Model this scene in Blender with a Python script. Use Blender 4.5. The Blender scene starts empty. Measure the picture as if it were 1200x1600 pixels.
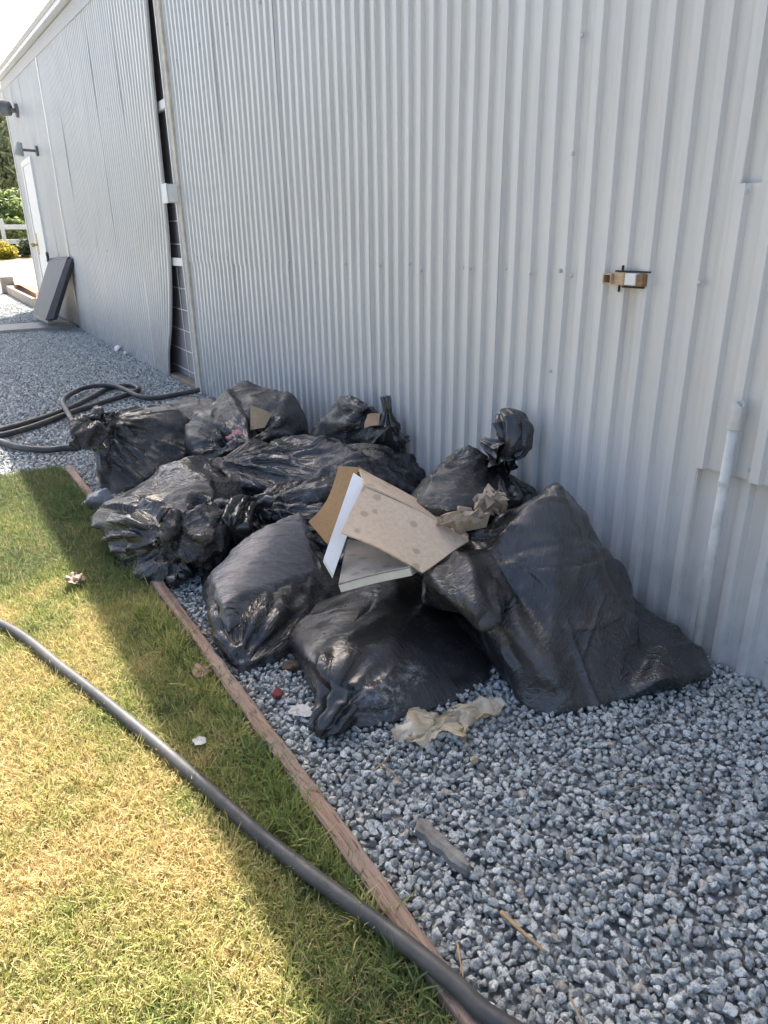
import bpy, bmesh, math, random
import numpy as np
from mathutils import Vector, Matrix

random.seed(7)
rng = np.random.default_rng(11)
scene = bpy.context.scene
C = scene.collection
rad = math.radians

# ------------------------------------------------------------------ camera
CAM_H = 1.05
FPX = 1113.75                                   # focal length in pixels of a 1200 x 1600 frame
ROT = np.array([[0.85231359, -0.20155014, 0.48263763],
                [-0.52279871, -0.3007883, 0.79762642],
                [-0.01558997, -0.93215017, -0.36173611]])
cam_data = bpy.data.cameras.new('camera')
cam = bpy.data.objects.new('camera', cam_data)
C.objects.link(cam)
cam_data.sensor_fit = 'VERTICAL'
cam_data.sensor_height = 24.0
cam_data.lens = FPX / 1600.0 * 24.0
cam_data.clip_start = 0.02
cam_data.clip_end = 3000.0
M = Matrix(((ROT[0, 0], -ROT[0, 1], -ROT[0, 2], 0),
            (ROT[1, 0], -ROT[1, 1], -ROT[1, 2], 0),
            (ROT[2, 0], -ROT[2, 1], -ROT[2, 2], CAM_H),
            (0, 0, 0, 1)))
cam.matrix_world = M
scene.camera = cam

# ------------------------------------------------------------------ daylight
SUN_ELEV = rad(46.8)
SUN_DIR = np.array([0.46, 0.89])                # horizontal heading towards the sun (+X, +Y)
SUN_DIR = SUN_DIR / np.linalg.norm(SUN_DIR)
world = bpy.data.worlds.new('World')
scene.world = world
world.use_nodes = True
wn = world.node_tree.nodes
wl = world.node_tree.links
bg = wn['Background']
sky_tex = wn.new('ShaderNodeTexSky')
sky_tex.sky_type = 'NISHITA'
sky_tex.sun_disc = False
sky_tex.sun_elevation = SUN_ELEV
sky_tex.sun_rotation = math.atan2(SUN_DIR[0], SUN_DIR[1])
sky_tex.air_density = 0.85
sky_tex.dust_density = 5.0
sky_tex.ozone_density = 0.4
wl.new(sky_tex.outputs[0], bg.inputs[0])
bg.inputs[1].default_value = 0.12
sun_data = bpy.data.lights.new('sun', 'SUN')
sun = bpy.data.objects.new('sun', sun_data)
C.objects.link(sun)
sun_data.energy = 5.0
sun_data.angle = rad(0.53)
sun_data.color = (1.0, 0.945, 0.86)
sv = Vector((SUN_DIR[0] * math.cos(SUN_ELEV), SUN_DIR[1] * math.cos(SUN_ELEV), math.sin(SUN_ELEV)))
sun.rotation_euler = sv.to_track_quat('Z', 'Y').to_euler()
scene.view_settings.view_transform = 'Standard'
scene.view_settings.look = 'None'
scene.view_settings.exposure = 1.78
scene.view_settings.gamma = 1.0
scene.view_settings.use_curve_mapping = False

# ------------------------------------------------------------------ helpers
WALL_X = 1.564


def _ray(px, py):
    return ROT @ np.array([(px - 600.0) / FPX, (py - 800.0) / FPX, 1.0])


def at_z(px, py, z=0.0):
    """photo measurement -> point of the place at height z"""
    v = _ray(px, py)
    return np.array([0, 0, CAM_H]) + v * ((z - CAM_H) / v[2])


def at_x(px, py, x=WALL_X):
    v = _ray(px, py)
    return np.array([0, 0, CAM_H]) + v * (x / v[0])


def at_y(px, py, y):
    v = _ray(px, py)
    return np.array([0, 0, CAM_H]) + v * (y / v[1])


def tag(o, label=None, cat=None, group=None, kind=None):
    if label: o['label'] = label
    if cat: o['category'] = cat
    if group: o['group'] = group
    if kind: o['kind'] = kind
    return o


def empty(name, loc=(0, 0, 0)):
    o = bpy.data.objects.new(name, None)
    o.empty_display_size = 0.05
    C.objects.link(o)
    o.location = loc
    return o


def link_mesh(name, me, mat=None, parent=None, smooth=False):
    """link a mesh given in place coordinates; under a parent it keeps its place"""
    o = bpy.data.objects.new(name, me)
    C.objects.link(o)
    if mat is not None and not me.materials:
        me.materials.append(mat)
    if parent is not None:
        o.parent = parent
        loc = Vector((0, 0, 0))
        p = parent
        while p is not None:
            loc += p.location
            p = p.parent
        o.location = -loc
    if smooth:
        me.polygons.foreach_set('use_smooth', [True] * len(me.polygons))
    return o


def bm_obj(name, bm, mat=None, parent=None, smooth=False):
    me = bpy.data.meshes.new(name)
    bm.normal_update()
    bm.to_mesh(me)
    bm.free()
    return link_mesh(name, me, mat, parent, smooth)


def data_obj(name, verts, faces, mat=None, parent=None, smooth=False):
    me = bpy.data.meshes.new(name)
    me.from_pydata([tuple(map(float, v)) for v in verts], [], [tuple(map(int, f)) for f in faces])
    me.update()
    return link_mesh(name, me, mat, parent, smooth)


def add_box(bm, lo, hi, bevel=0.0, mtx=None):
    r = bmesh.ops.create_cube(bm, size=1.0)
    vs = r['verts']
    lo = Vector(lo); hi = Vector(hi)
    for v in vs:
        v.co = Vector(((v.co.x + .5) * (hi.x - lo.x) + lo.x, (v.co.y + .5) * (hi.y - lo.y) + lo.y,
                       (v.co.z + .5) * (hi.z - lo.z) + lo.z))
    if bevel:
        es = list({e for v in vs for e in v.link_edges})
        r2 = bmesh.ops.bevel(bm, geom=es, offset=bevel, segments=2, affect='EDGES', profile=.5)
        vs = list({v for f in r2['faces'] for v in f.verts} | {v for v in vs if v.is_valid})
    if mtx is not None:
        bmesh.ops.transform(bm, matrix=mtx, verts=[v for v in vs if v.is_valid])
    return vs


def add_tube(bm, pts, radius, seg=10, caps=True):
    pts = [Vector(p) for p in pts]
    rings = []
    prev = None
    for i, p in enumerate(pts):
        t = (pts[min(i + 1, len(pts) - 1)] - pts[max(i - 1, 0)]).normalized()
        if prev is None:
            u = t.orthogonal().normalized()
        else:
            u = (prev - t * prev.dot(t)).normalized()
        prev = u
        w = t.cross(u)
        r = radius[i] if hasattr(radius, '__len__') else radius
        rings.append([bm.verts.new(p + (u * math.cos(2 * math.pi * k / seg) + w * math.sin(2 * math.pi * k / seg)) * r)
                      for k in range(seg)])
    for a, b in zip(rings, rings[1:]):
        for k in range(seg):
            bm.faces.new((a[k], a[(k + 1) % seg], b[(k + 1) % seg], b[k]))
    if caps:
        bm.faces.new(rings[0][::-1])
        bm.faces.new(rings[-1])


def spline(pts, n=12):
    """Catmull-Rom through the points"""
    P = [np.array(p, float) for p in pts]
    P = [2 * P[0] - P[1]] + P + [2 * P[-1] - P[-2]]
    out = []
    for i in range(1, len(P) - 2):
        for k in range(n):
            t = k / n
            out.append(0.5 * (2 * P[i] + (P[i + 1] - P[i - 1]) * t + (2 * P[i - 1] - 5 * P[i] + 4 * P[i + 1] - P[i + 2]) * t * t
                              + (3 * P[i] - P[i - 1] - 3 * P[i + 1] + P[i + 2]) * t ** 3))
    out.append(P[-2])
    return out


# ------------------------------------------------------------------ materials
class Nodes:
    def __init__(self, name):
        self.m = bpy.data.materials.new(name)
        self.m.use_nodes = True
        self.t = self.m.node_tree
        self.b = self.t.nodes['Principled BSDF']

    def n(self, kind, **kw):
        nd = self.t.nodes.new(kind)
        for k, v in kw.items():
            if k.startswith('i_'):
                key = k[2:]
                key = int(key) if key.isdigit() else key.replace('_', ' ')
                nd.inputs[key].default_value = v
            else:
                setattr(nd, k, v)
        return nd

    def l(self, a, b):
        self.t.links.new(a, b)

    def noise(self, scale, detail=4.0, rough=.55, vec=None, dist=0.0):
        nd = self.n('ShaderNodeTexNoise', i_Scale=scale, i_Detail=detail, i_Roughness=rough, i_Distortion=dist)
        if vec is not None:
            self.l(vec, nd.inputs['Vector'])
        return nd.outputs['Fac']

    def ramp(self, fac, stops):
        r = self.n('ShaderNodeValToRGB')
        el = r.color_ramp.elements
        while len(el) < len(stops):
            el.new(0.5)
        for e, (p, c) in zip(el, stops):
            e.position = p
            e.color = (*c, 1) if len(c) == 3 else c
        self.l(fac, r.inputs[0])
        return r.outputs[0]

    def val(self, fac, lo, hi, a=0.0, b=1.0):
        r = self.n('ShaderNodeMapRange')
        for k, v in ((1, lo), (2, hi), (3, a), (4, b)):
            r.inputs[k].default_value = v
        self.l(fac, r.inputs[0])
        return r.outputs[0]

    def mix(self, fac, a, b, mode='MIX'):
        r = self.n('ShaderNodeMix', data_type='RGBA', blend_type=mode)
        for sock, v in ((r.inputs[0], fac), (r.inputs[6], a), (r.inputs[7], b)):
            if hasattr(v, 'is_output'):
                self.l(v, sock)
            elif isinstance(v, (int, float)):
                sock.default_value = v
            else:
                sock.default_value = (*v, 1)
        return r.outputs[2]

    def math(self, op, a, b=0.0, clamp=False):
        r = self.n('ShaderNodeMath', operation=op, use_clamp=clamp)
        for s, v in zip(r.inputs, (a, b)):
            if hasattr(v, 'is_output'):
                self.l(v, s)
            else:
                s.default_value = v
        return r.outputs[0]

    def pos(self):
        return self.n('ShaderNodeNewGeometry').outputs['Position']

    def obj(self):
        return self.n('ShaderNodeTexCoord').outputs['Object']

    def scaled(self, vec, s, rot=(0, 0, 0)):
        r = self.n('ShaderNodeMapping')
        r.inputs['Scale'].default_value = s
        r.inputs['Rotation'].default_value = rot
        self.l(vec, r.inputs[0])
        return r.outputs[0]

    def bump(self, h, strength=.3, dist=.01):
        r = self.n('ShaderNodeBump')
        r.inputs['Strength'].default_value = strength
        r.inputs['Distance'].default_value = dist
        self.l(h, r.inputs['Height'])
        self.l(r.outputs[0], self.b.inputs['Normal'])

    def set(self, color=None, rough=None, **kw):
        for key, v in (('Base Color', color), ('Roughness', rough), *((k.replace('_', ' '), x) for k, x in kw.items())):
            if v is None:
                continue
            s = self.b.inputs[key]
            if hasattr(v, 'is_output'):
                self.l(v, s)
            elif isinstance(v, (int, float)):
                s.default_value = v
            else:
                s.default_value = (*v, 1) if len(v) == 3 else v
        return self


def simple(name, color, rough=.6, var=.25, scale=30.0, bump=0.0, **kw):
    N = Nodes(name)
    f = N.noise(scale, 5, .6, N.obj())
    lo = tuple(c * (1 - var) for c in color)
    hi = tuple(min(1, c * (1 + var)) for c in color)
    N.set(N.ramp(f, [(.25, lo), (.75, hi)]), rough, **kw)
    if bump:
        N.bump(f, bump, .004)
    return N.m

# ------------------------------------------------------------------ bag maker
def value_noise(p, seed):
    """smooth 3-D value noise in -1..1 (vectorised)"""
    i = np.floor(p).astype(np.int64)
    f = p - i
    f = f * f * (3 - 2 * f)

    def h(a):
        n = (a[:, 0] * 374761393 + a[:, 1] * 668265263 + a[:, 2] * 2147483647 + seed * 974711) & 0x7fffffff
        n = ((n ^ (n >> 13)) * 1274126177) & 0x7fffffff
        n = (n ^ (n >> 16)) & 0xffff
        return n / 32767.5 - 1.0
    r = 0
    for dx in (0, 1):
        for dy in (0, 1):
            for dz in (0, 1):
                w = (f[:, 0] if dx else 1 - f[:, 0]) * (f[:, 1] if dy else 1 - f[:, 1]) * (f[:, 2] if dz else 1 - f[:, 2])
                r = r + w * h(i + np.array([dx, dy, dz]))
    return r


def cells(p, seed):
    """distance to the nearest and second nearest of scattered points (flat-sided creases)"""
    i = np.floor(p).astype(np.int64)
    d1 = np.full(len(p), 9.0)
    d2 = np.full(len(p), 9.0)
    for dx in (-1, 0, 1):
        for dy in (-1, 0, 1):
            for dz in (-1, 0, 1):
                c = i + np.array([dx, dy, dz])
                q = []
                for k in range(3):
                    n = (c[:, 0] * 73856093 ^ c[:, 1] * 19349663 ^ c[:, 2] * 83492791 ^ (seed * 7919 + k * 104729)) & 0x7fffffff
                    n = ((n ^ (n >> 13)) * 1274126177) & 0x7fffffff
                    q.append(((n ^ (n >> 16)) & 0xffff) / 65535.0)
                d = np.sqrt(((c + np.stack(q, 1) - p) ** 2).sum(1))
                d2 = np.minimum(d2, np.maximum(d, d1))
                d1 = np.minimum(d1, d)
    return d1, d2


def hull_bm(points):
    bm = bmesh.new()
    vs = [bm.verts.new(tuple(map(float, p))) for p in points]
    r = bmesh.ops.convex_hull(bm, input=vs)
    junk = {e for e in r['geom_interior'] + r['geom_unused'] if isinstance(e, bmesh.types.BMVert)}
    bmesh.ops.delete(bm, geom=list(junk), context='VERTS')
    return bm


def voxel(bm, size):
    me = bpy.data.meshes.new('tmp')
    bm.to_mesh(me)
    bm.free()
    o = bpy.data.objects.new('tmp', me)
    C.objects.link(o)
    md = o.modifiers.new('r', 'REMESH')
    md.mode = 'VOXEL'
    md.voxel_size = size
    dg = bpy.context.evaluated_depsgraph_get()
    ev = o.evaluated_get(dg)
    m2 = bpy.data.meshes.new_from_object(ev)
    nv = len(m2.vertices)
    V = np.empty(nv * 3); m2.vertices.foreach_get('co', V)
    F = np.empty(len(m2.loops), int); m2.loops.foreach_get('vertex_index', F)
    n = len(m2.polygons)
    T = np.empty(n, int); m2.polygons.foreach_get('loop_total', T)
    bpy.data.objects.remove(o)
    bpy.data.meshes.remove(me)
    bpy.data.meshes.remove(m2)
    if (T == 4).all():
        Q = F.reshape(-1, 4)
    else:
        st = np.concatenate([[0], np.cumsum(T)[:-1]])
        Q = np.array([F[s:s + 4] if t >= 4 else [F[s], F[s + 1], F[s + 2], F[s + 2]] for s, t in zip(st, T)])
    return V.reshape(-1, 3), Q


class Cloth:
    """quad sheet that is given more material than its form needs, so that it buckles into folds"""

    def __init__(self, V, Q):
        self.V = V.copy()
        self.Q = Q
        n = len(V)
        E = np.concatenate([Q[:, [0, 1]], Q[:, [1, 2]], Q[:, [2, 3]], Q[:, [3, 0]]])
        E = np.sort(E, 1)
        E = E[E[:, 0] != E[:, 1]]
        self.E = np.unique(E, axis=0)
        D = np.concatenate([Q[:, [0, 2]], Q[:, [1, 3]]])
        D = D[D[:, 0] != D[:, 1]]
        self.S = np.concatenate([self.E, D])
        self.deg = np.bincount(self.E.ravel(), minlength=n).astype(float)
        self.degS = np.bincount(self.S.ravel(), minlength=n).astype(float)

    def avg(self, X):
        a, b = self.E.T
        out = np.empty_like(X)
        for k in range(X.shape[1]):
            out[:, k] = np.bincount(a, X[b, k], len(X)) + np.bincount(b, X[a, k], len(X))
        return out / self.deg[:, None]

    def smooth(self, n, lam=.5):
        for _ in range(n):
            self.V += lam * (self.avg(self.V) - self.V)

    def normals(self, V=None):
        V = self.V if V is None else V
        q = V[self.Q]
        fn = np.cross(q[:, 2] - q[:, 0], q[:, 3] - q[:, 1])
        N = np.zeros_like(V)
        for k in range(4):
            for c in range(3):
                N[:, c] += np.bincount(self.Q[:, k], fn[:, c], len(V))
        return N / (np.linalg.norm(N, axis=1, keepdims=True) + 1e-12)

    def buckle(self, growth, H, N, iters=120, bend=.25, inside=.012, outside=.05, floor=None, pull=.02, lock=None):
        """growth: rest-length factor per spring; H,N: the form underneath and its normals"""
        a, b = self.S.T
        L0 = np.linalg.norm(H[a] - H[b], axis=1) * growth
        V = self.V
        n = len(V)
        for it in range(iters):
            d = V[b] - V[a]
            L = np.linalg.norm(d, axis=1) + 1e-9
            s = (L - L0) / L * .5
            s = np.where(s > 0, s * 1.0, s * .6)
            d *= s[:, None]
            for k in range(3):
                V[:, k] += 1.4 * (np.bincount(a, d[:, k], n) - np.bincount(b, d[:, k], n)) / self.degS
            if it % 2 == 0 and it < iters - 12:
                lap = self.avg(V) - V
                V += bend * (lap - self.avg(lap)) + .012 * lap
            off = V - H
            dn = (off * N).sum(1)
            tang = off - dn[:, None] * N
            dc = np.clip(dn, -inside, outside)
            V[:] = H + tang * (1 - pull) + (dc * (1 - pull * .3))[:, None] * N
            if lock is not None:
                V += (H - V) * lock[:, None]
            if floor is not None:
                np.maximum(V[:, 2], floor, out=V[:, 2])

    def subdivided(self):
        """Catmull-Clark style split through Blender"""
        me = bpy.data.meshes.new('tmp')
        me.from_pydata(self.V.tolist(), [], [list(dict.fromkeys(q)) for q in self.Q.tolist()])
        o = bpy.data.objects.new('tmp', me)
        C.objects.link(o)
        md = o.modifiers.new('s', 'SUBSURF')
        md.levels = 1
        md.render_levels = 1
        ev = o.evaluated_get(bpy.context.evaluated_depsgraph_get())
        m2 = bpy.data.meshes.new_from_object(ev)
        V = np.empty(len(m2.vertices) * 3); m2.vertices.foreach_get('co', V)
        F = np.empty(len(m2.loops), int); m2.loops.foreach_get('vertex_index', F)
        bpy.data.objects.remove(o)
        bpy.data.meshes.remove(me)
        bpy.data.meshes.remove(m2)
        return Cloth(V.reshape(-1, 3), F.reshape(-1, 4))


def crease(cl, N, p, t, length, h, wa, wb, bend=0.0):
    """raise (or sink) a sharp fold line with one flank wider than the other"""
    d = cl.V - p
    nn = N[np.argmin((d ** 2).sum(1))]
    t = t - nn * (t @ nn)
    t = t / (np.linalg.norm(t) + 1e-9)
    c = np.cross(nn, t)
    s = d @ t
    q = d @ c + bend * s * s / length
    z = d @ nn
    prof = np.clip(1 - np.where(q > 0, q / wa, -q / wb), 0, 1)
    end = np.clip(1 - (s / length) ** 2, 0, 1)
    keep = (np.abs(z) < .5 * length + .05) & ((N @ nn) > .2)
    return N * (h * prof * end * keep)[:, None]


def make_bag(hulls, size=.012, soft=3, base=.03, gathers=(), seed=1, fine=.015, floor=.004, bend=.12, noise=.004,
             nscale=9.0, lim=.05, dents=(), creases=30, clen=.16, ch=.010, cw=.03, lumps=.012, lscale=5.0, lines=(), fine_creases=40,
             crumple=.22, cscale=8.0, octaves=(1.0, .5, .22)):
    """hulls: lists of points whose convex forms are joined; gathers: (point, reach, amount) pleats running to a knot"""
    r = np.random.default_rng(seed)
    bm = bmesh.new()
    for h in hulls:
        hb = hull_bm(h)
        me = bpy.data.meshes.new('tmp'); hb.to_mesh(me); hb.free()
        bm.from_mesh(me); bpy.data.meshes.remove(me)
    V, Q = voxel(bm, size)
    cl = Cloth(V, Q)
    cl.smooth(soft)
    N = cl.normals()
    # uneven contents pressing from within
    cl.V += N * (lumps * (value_noise(cl.V * lscale, seed + 70) + .5 * value_noise(cl.V * lscale * 2.2, seed + 71)))[:, None]
    for (p, rr, depth) in dents:
        d2 = ((cl.V - np.array(p)) ** 2).sum(1) / rr ** 2
        cl.V += -cl.normals() * (depth * np.exp(-d2))[:, None]
    cl.smooth(2)

    def folds(cl, n, clen, ch, cw):
        N = cl.normals()
        D = np.zeros_like(cl.V)
        for _ in range(n):
            k = r.integers(len(cl.V))
            p = cl.V[k]
            t = r.normal(size=3)
            best = None
            for (gp, reach, amt) in gathers:
                v = p - np.array(gp)
                if np.linalg.norm(v) < reach * 1.8:
                    best = v / np.linalg.norm(v)
            if best is not None and r.random() < .8:
                t = best + .18 * r.normal(size=3)
            D += crease(cl, N, p, t, clen * r.uniform(.5, 1.5), ch * r.uniform(.3, 1.2) * (1 if r.random() < .7 else -.6),
                        cw * r.uniform(.4, 1.5), cw * r.uniform(.2, .7), r.uniform(-.5, .5))
        cl.V += D
    N = cl.normals()
    for (a, b, h, wa, wb) in lines:
        a = np.array(a); b = np.array(b)
        m = (a + b) / 2
        cl.V += crease(cl, N, m, b - a, np.linalg.norm(b - a) * .58, h, wa, wb)
    folds(cl, creases, clen, ch, cw)
    if floor is not None:
        np.maximum(cl.V[:, 2], floor, out=cl.V[:, 2])

    def run(cl, base, amp, nsc, iters, bend, pleat):
        H = cl.V.copy()
        N = cl.normals()
        mid = (H[cl.S[:, 0]] + H[cl.S[:, 1]]) * .5
        g = np.ones(len(cl.S))
        loose = np.clip(.4 + 1.0 * value_noise(mid * 5.0, seed + 5), 0, 1.3)
        g += base * loose
        ed = H[cl.S[:, 1]] - H[cl.S[:, 0]]
        ed /= np.linalg.norm(ed, axis=1, keepdims=True) + 1e-9
        push = np.zeros(len(H))
        for gi, (p, reach, amt) in enumerate(gathers):
            p = np.array(p)
            rm = mid - p
            dist = np.linalg.norm(rm, axis=1) + 1e-9
            rm /= dist[:, None]
            w = np.exp(-(dist / reach) ** 2)
            g += amt * w * (1 - (rm * ed).sum(1) ** 2) * pleat
            rv = H - p
            dv = np.linalg.norm(rv, axis=1) + 1e-9
            u = rv / dv[:, None]
            push += np.exp(-(dv / reach) ** 2) * value_noise(u * 6.0 + seed, seed + 31 + gi) * .014 * np.clip(dv / reach * 2, .2, 1)
        warp = np.stack([value_noise(H * 3.0, seed + k) for k in (41, 42, 43)], 1) * .12
        lo = loose_v = np.clip(.4 + 1.0 * value_noise(H * 5.0, seed + 5), 0, 1.3)
        push += lo * amp * (value_noise((H + warp) * nsc, seed + 2) + .5 * value_noise((H + warp) * nsc * 2.1, seed + 3))
        cl.V += N * push[:, None]
        cl.buckle(g, H, N, iters=iters, bend=bend, outside=lim, floor=floor)
        return cl
    cl = run(cl, base, noise, nscale, 80, bend, 1.0)
    cl = cl.subdivided()
    if fine_creases:
        folds(cl, fine_creases, clen * .45, ch * .35, cw * .3)
    cl = run(cl, fine, noise * .25, nscale * 3.0, 40, bend * .35, .3)
    # flat facets meeting in sharp creases, drawn out along the pleats
    V = cl.V
    N = cl.normals()
    loose = np.clip(.55 + .9 * value_noise(V * 4.0, seed + 5), .12, 1.2)
    add = np.zeros(len(V))
    for sc, k, sd in ((cscale, octaves[0], 1), (cscale * 2.3, octaves[1], 2), (cscale * 5.0, octaves[2], 3)):
        warp = np.stack([value_noise(V * sc * .8, seed + 50 + j) for j in range(3)], 1) * .35
        P = V * sc + warp
        if len(gathers):
            gp = np.array([g[0] for g in gathers])
            dd = np.linalg.norm(V[:, None] - gp[None], axis=2)
            b = dd.argmin(1)
            dist = dd[np.arange(len(V)), b] + 1e-9
            reach = np.array([g[1] for g in gathers])[b] * 1.5
            u = (V - gp[b]) / dist[:, None]
            near = dist < reach
            Pr = (u * np.maximum(reach * .55, 0)[:, None] * sc * 1.5 + u * (dist * sc * .22)[:, None]) + warp + b[:, None] * 17.0
            d1a, d2a = cells(P, seed + sd)
            d1b, d2b = cells(Pr, seed + sd + 7)
            w = np.clip((1 - dist / reach) * 2.5, 0, 1)
            f = (1 - w) * (.75 * d1a - .35 * (d2a - d1a)) + w * (.75 * d1b - .35 * (d2b - d1b)) * np.clip(dist / (reach * .3), .25, 1)
        else:
            d1a, d2a = cells(P, seed + sd)
            f = .75 * d1a - .35 * (d2a - d1a)
        add += k * (f - f.mean()) / sc
    cl.V = V + N * (crumple * loose * add)[:, None]
    # coordinates that run along the pleats, for the fine creases of the film
    warp = np.stack([value_noise(V * 5.0, seed + 60 + j) for j in range(3)], 1) * .05
    ax = r.normal(size=3); ax /= np.linalg.norm(ax)
    U = V + warp
    iso = U - np.outer(U @ ax, ax) * .72
    if len(gathers):
        w = np.clip((1 - dist / (reach * 1.5)) * 1.8, 0, 1)[:, None]
        rad_c = u * np.maximum(.10, reach * .5)[:, None] + u * (dist * .15)[:, None] + warp * .4
        iso = iso * (1 - w) + rad_c * w
    cl.F = iso
    if floor is not None:
        np.maximum(cl.V[:, 2], floor, out=cl.V[:, 2])
    return cl


def cloth_obj(name, cl, mat, parent=None):
    me = bpy.data.meshes.new(name)
    me.from_pydata(cl.V.tolist(), [], [list(dict.fromkeys(q)) for q in cl.Q.tolist()])
    me.update()
    if hasattr(cl, 'F'):
        at = me.attributes.new('fold', 'FLOAT_VECTOR', 'POINT')
        at.data.foreach_set('vector', cl.F.astype(np.float32).ravel())
    return link_mesh(name, me, mat, parent, smooth=True)

# ------------------------------------------------------------------ materials of the place
def mat_metal():
    N = Nodes('painted_corrugated_metal')
    p = N.pos()
    big = N.noise(1.3, 4, .6, p)
    streak = N.noise(1.0, 5, .65, N.scaled(p, (30, 30, 1.2)))
    rnd = N.n('ShaderNodeObjectInfo').outputs['Random']
    c = N.ramp(big, [(.3, (.545, .54, .52)), (.7, (.60, .595, .572))])
    c = N.mix(N.val(streak, .50, .72, 0, .5), c, (.42, .415, .40))
    c = N.mix(N.math('MULTIPLY', rnd, .25), c, (.60, .62, .64))
    # dust splashed up along the foot of the wall
    z = N.n('ShaderNodeSeparateXYZ'); N.l(p, z.inputs[0])
    low = N.math('MULTIPLY', N.val(z.outputs[2], .40, .0), N.val(N.noise(14, 5, .6, p), .35, .7))
    c = N.mix(N.math('MULTIPLY', low, .55), c, (.30, .28, .25))
    # rust washed down the sheet below the bracket
    y = z.outputs[1]
    run = N.math('MULTIPLY', N.val(N.math('ABSOLUTE', N.math('SUBTRACT', y, 1.325)), .062, .02), N.math('MULTIPLY', N.val(z.outputs[2], .62, .92), N.val(z.outputs[2], .99, .955)))
    c = N.mix(N.math('MULTIPLY', N.math('MULTIPLY', run, N.val(streak, .38, .62)), .35), c, (.34, .22, .12))
    N.set(c, N.val(streak, .3, .7, .27, .42), Metallic=0.0, Specular_IOR_Level=.55)
    N.bump(N.noise(3.0, 3, .5, N.scaled(p, (1, 1, .5))), .22, .02)
    return N.m


M_METAL = mat_metal()
M_TRIM = simple('weathered_white_paint', (.62, .61, .57), .6, .12, 20, .1)
M_WOOD_W = simple('weathered_pale_wood', (.50, .46, .39), .75, .25, 18, .2)
M_DARK = simple('dark_panel', (.085, .08, .08), .6, .2, 6)
M_WIRE = simple('galvanised_wire', (.75, .75, .72), .4, .1, 30)
M_RUST = simple('rusty_steel', (.23, .125, .06), .8, .5, 60, .4)
M_TARN = simple('tan_oxidised_paint', (.42, .30, .18), .7, .35, 50, .2)
M_WHITE = simple('white_paint', (.72, .72, .70), .5, .08, 20)
M_BLACK = simple('slot_shade_black', (.02, .018, .016), .7, .3, 40)
M_GREYPLASTIC = simple('grey_fixture_metal', (.12, .125, .13), .5, .15, 30)
M_PVC = simple('grey_painted_conduit', (.53, .53, .51), .5, .2, 25, .1)
M_CONC = simple('concrete', (.34, .33, .31), .85, .2, 14, .3)
M_PANEL = simple('grey_panel_face', (.115, .118, .118), .6, .1, 8)
M_PANELEDGE = simple('dark_panel_edge', (.05, .05, .055), .6, .2, 20)
M_INSIDE = simple('shed_inside', (.08, .08, .08), .8, .2, 5)


def rake(y):
    return 2.971 + (y - 7.578) * 0.0523


PITCH = 0.0725
RIB = 0.015
# one rib as (share of the pitch, depth towards the yard)
PROFILE = [(0.0, 0.0), (.06, .0), (.14, RIB), (.20, RIB), (.46, RIB), (.54, 0.0), (.62, 0.0), (.80, .0006)]


def sheet(name, y0, n_ribs, zlo, zhi, parent, x=WALL_X, edge=None, seed=0, label=None):
    """one corrugated sheet, crests towards -X; y falls from y0; zhi / edge may be functions"""
    r = np.random.default_rng(seed + 100)
    cols = []
    for k in range(n_ribs):
        for (f, dx) in PROFILE:
            cols.append((y0 - (k + f) * PITCH, dx))
    cols.append((y0 - n_ribs * PITCH, 0.0))
    if True:
        cols.append((y0 - (n_ribs + .14) * PITCH, RIB)); cols.append((y0 - (n_ribs + .5) * PITCH, RIB - .001))
    nz = 14
    w = cols[0][0] - cols[-1][0]
    verts = []
    ph = r.uniform(0, 6, 4)
    for j in range(nz + 1):
        t = j / nz
        for (y, dx) in cols:
            zt = zhi(y) if callable(zhi) else zhi
            z = zlo + (zt - zlo) * t
            u = (cols[0][0] - y) / w
            wob = .0022 * math.sin(z * 2.1 + ph[0] + u * 2) + .0016 * math.sin(z * 5.3 + ph[1] - u * 3)
            xx = x - dx + wob
            yy = y + .0016 * math.sin(z * 3.7 + ph[2])
            if edge is not None:
                yy, xx = edge(yy, xx, z, u)
            verts.append((xx - .0016 * u, yy, z))
    m = len(cols)
    faces = [(j * m + i, j * m + i + 1, (j + 1) * m + i + 1, (j + 1) * m + i) for j in range(nz) for i in range(m - 1)]
    o = data_obj(name, verts, faces, M_METAL, parent)
    if label:
        o['label'] = label
    return o


# ------------------------------------------------------------------ ground
def terrain(x, y):
    z = 0.0
    if y > 18:
        z += .31 * min(1, (y - 18) / 10)
    if y > 28:
        z += .45 * min(1, (y - 28) / 5)
    if y > 33:
        z += (y - 33) * .035
    return z


def mat_ground():
    N = Nodes('gravel_bed')
    p = N.pos()
    v = N.n('ShaderNodeTexVoronoi', i_Scale=42.0); N.l(p, v.inputs['Vector'])
    s = N.n('ShaderNodeSeparateColor'); N.l(v.outputs['Color'], s.inputs[0])
    c = N.ramp(s.outputs[0], [(0, (.18, .19, .19)), (.5, (.34, .36, .36)), (1, (.54, .56, .55))])
    c = N.mix(N.val(v.outputs['Distance'], .35, .75), c, (.11, .115, .115))
    z = N.n('ShaderNodeSeparateXYZ'); N.l(p, z.inputs[0])
    near = N.val(z.outputs[1], 13.0, 16.0)
    yard = N.ramp(N.noise(.8, 6, .6, p), [(.35, (.36, .34, .30)), (.65, (.45, .43, .38))])
    yard = N.mix(N.val(N.noise(1.7, 5, .6, p), .6, .72, 0, .6), yard, (.22, .22, .08))
    c = N.mix(near, c, yard)
    mul = N.mix(N.val(N.noise(1.1, 5, .6, p), .4, .62), (.26, .15, .10), (.16, .20, .06))
    c = N.mix(N.val(z.outputs[1], 28.0, 28.6), c, mul)
    N.set(c, .85)
    N.bump(v.outputs['Distance'], .6, .012)
    return N.m


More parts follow.
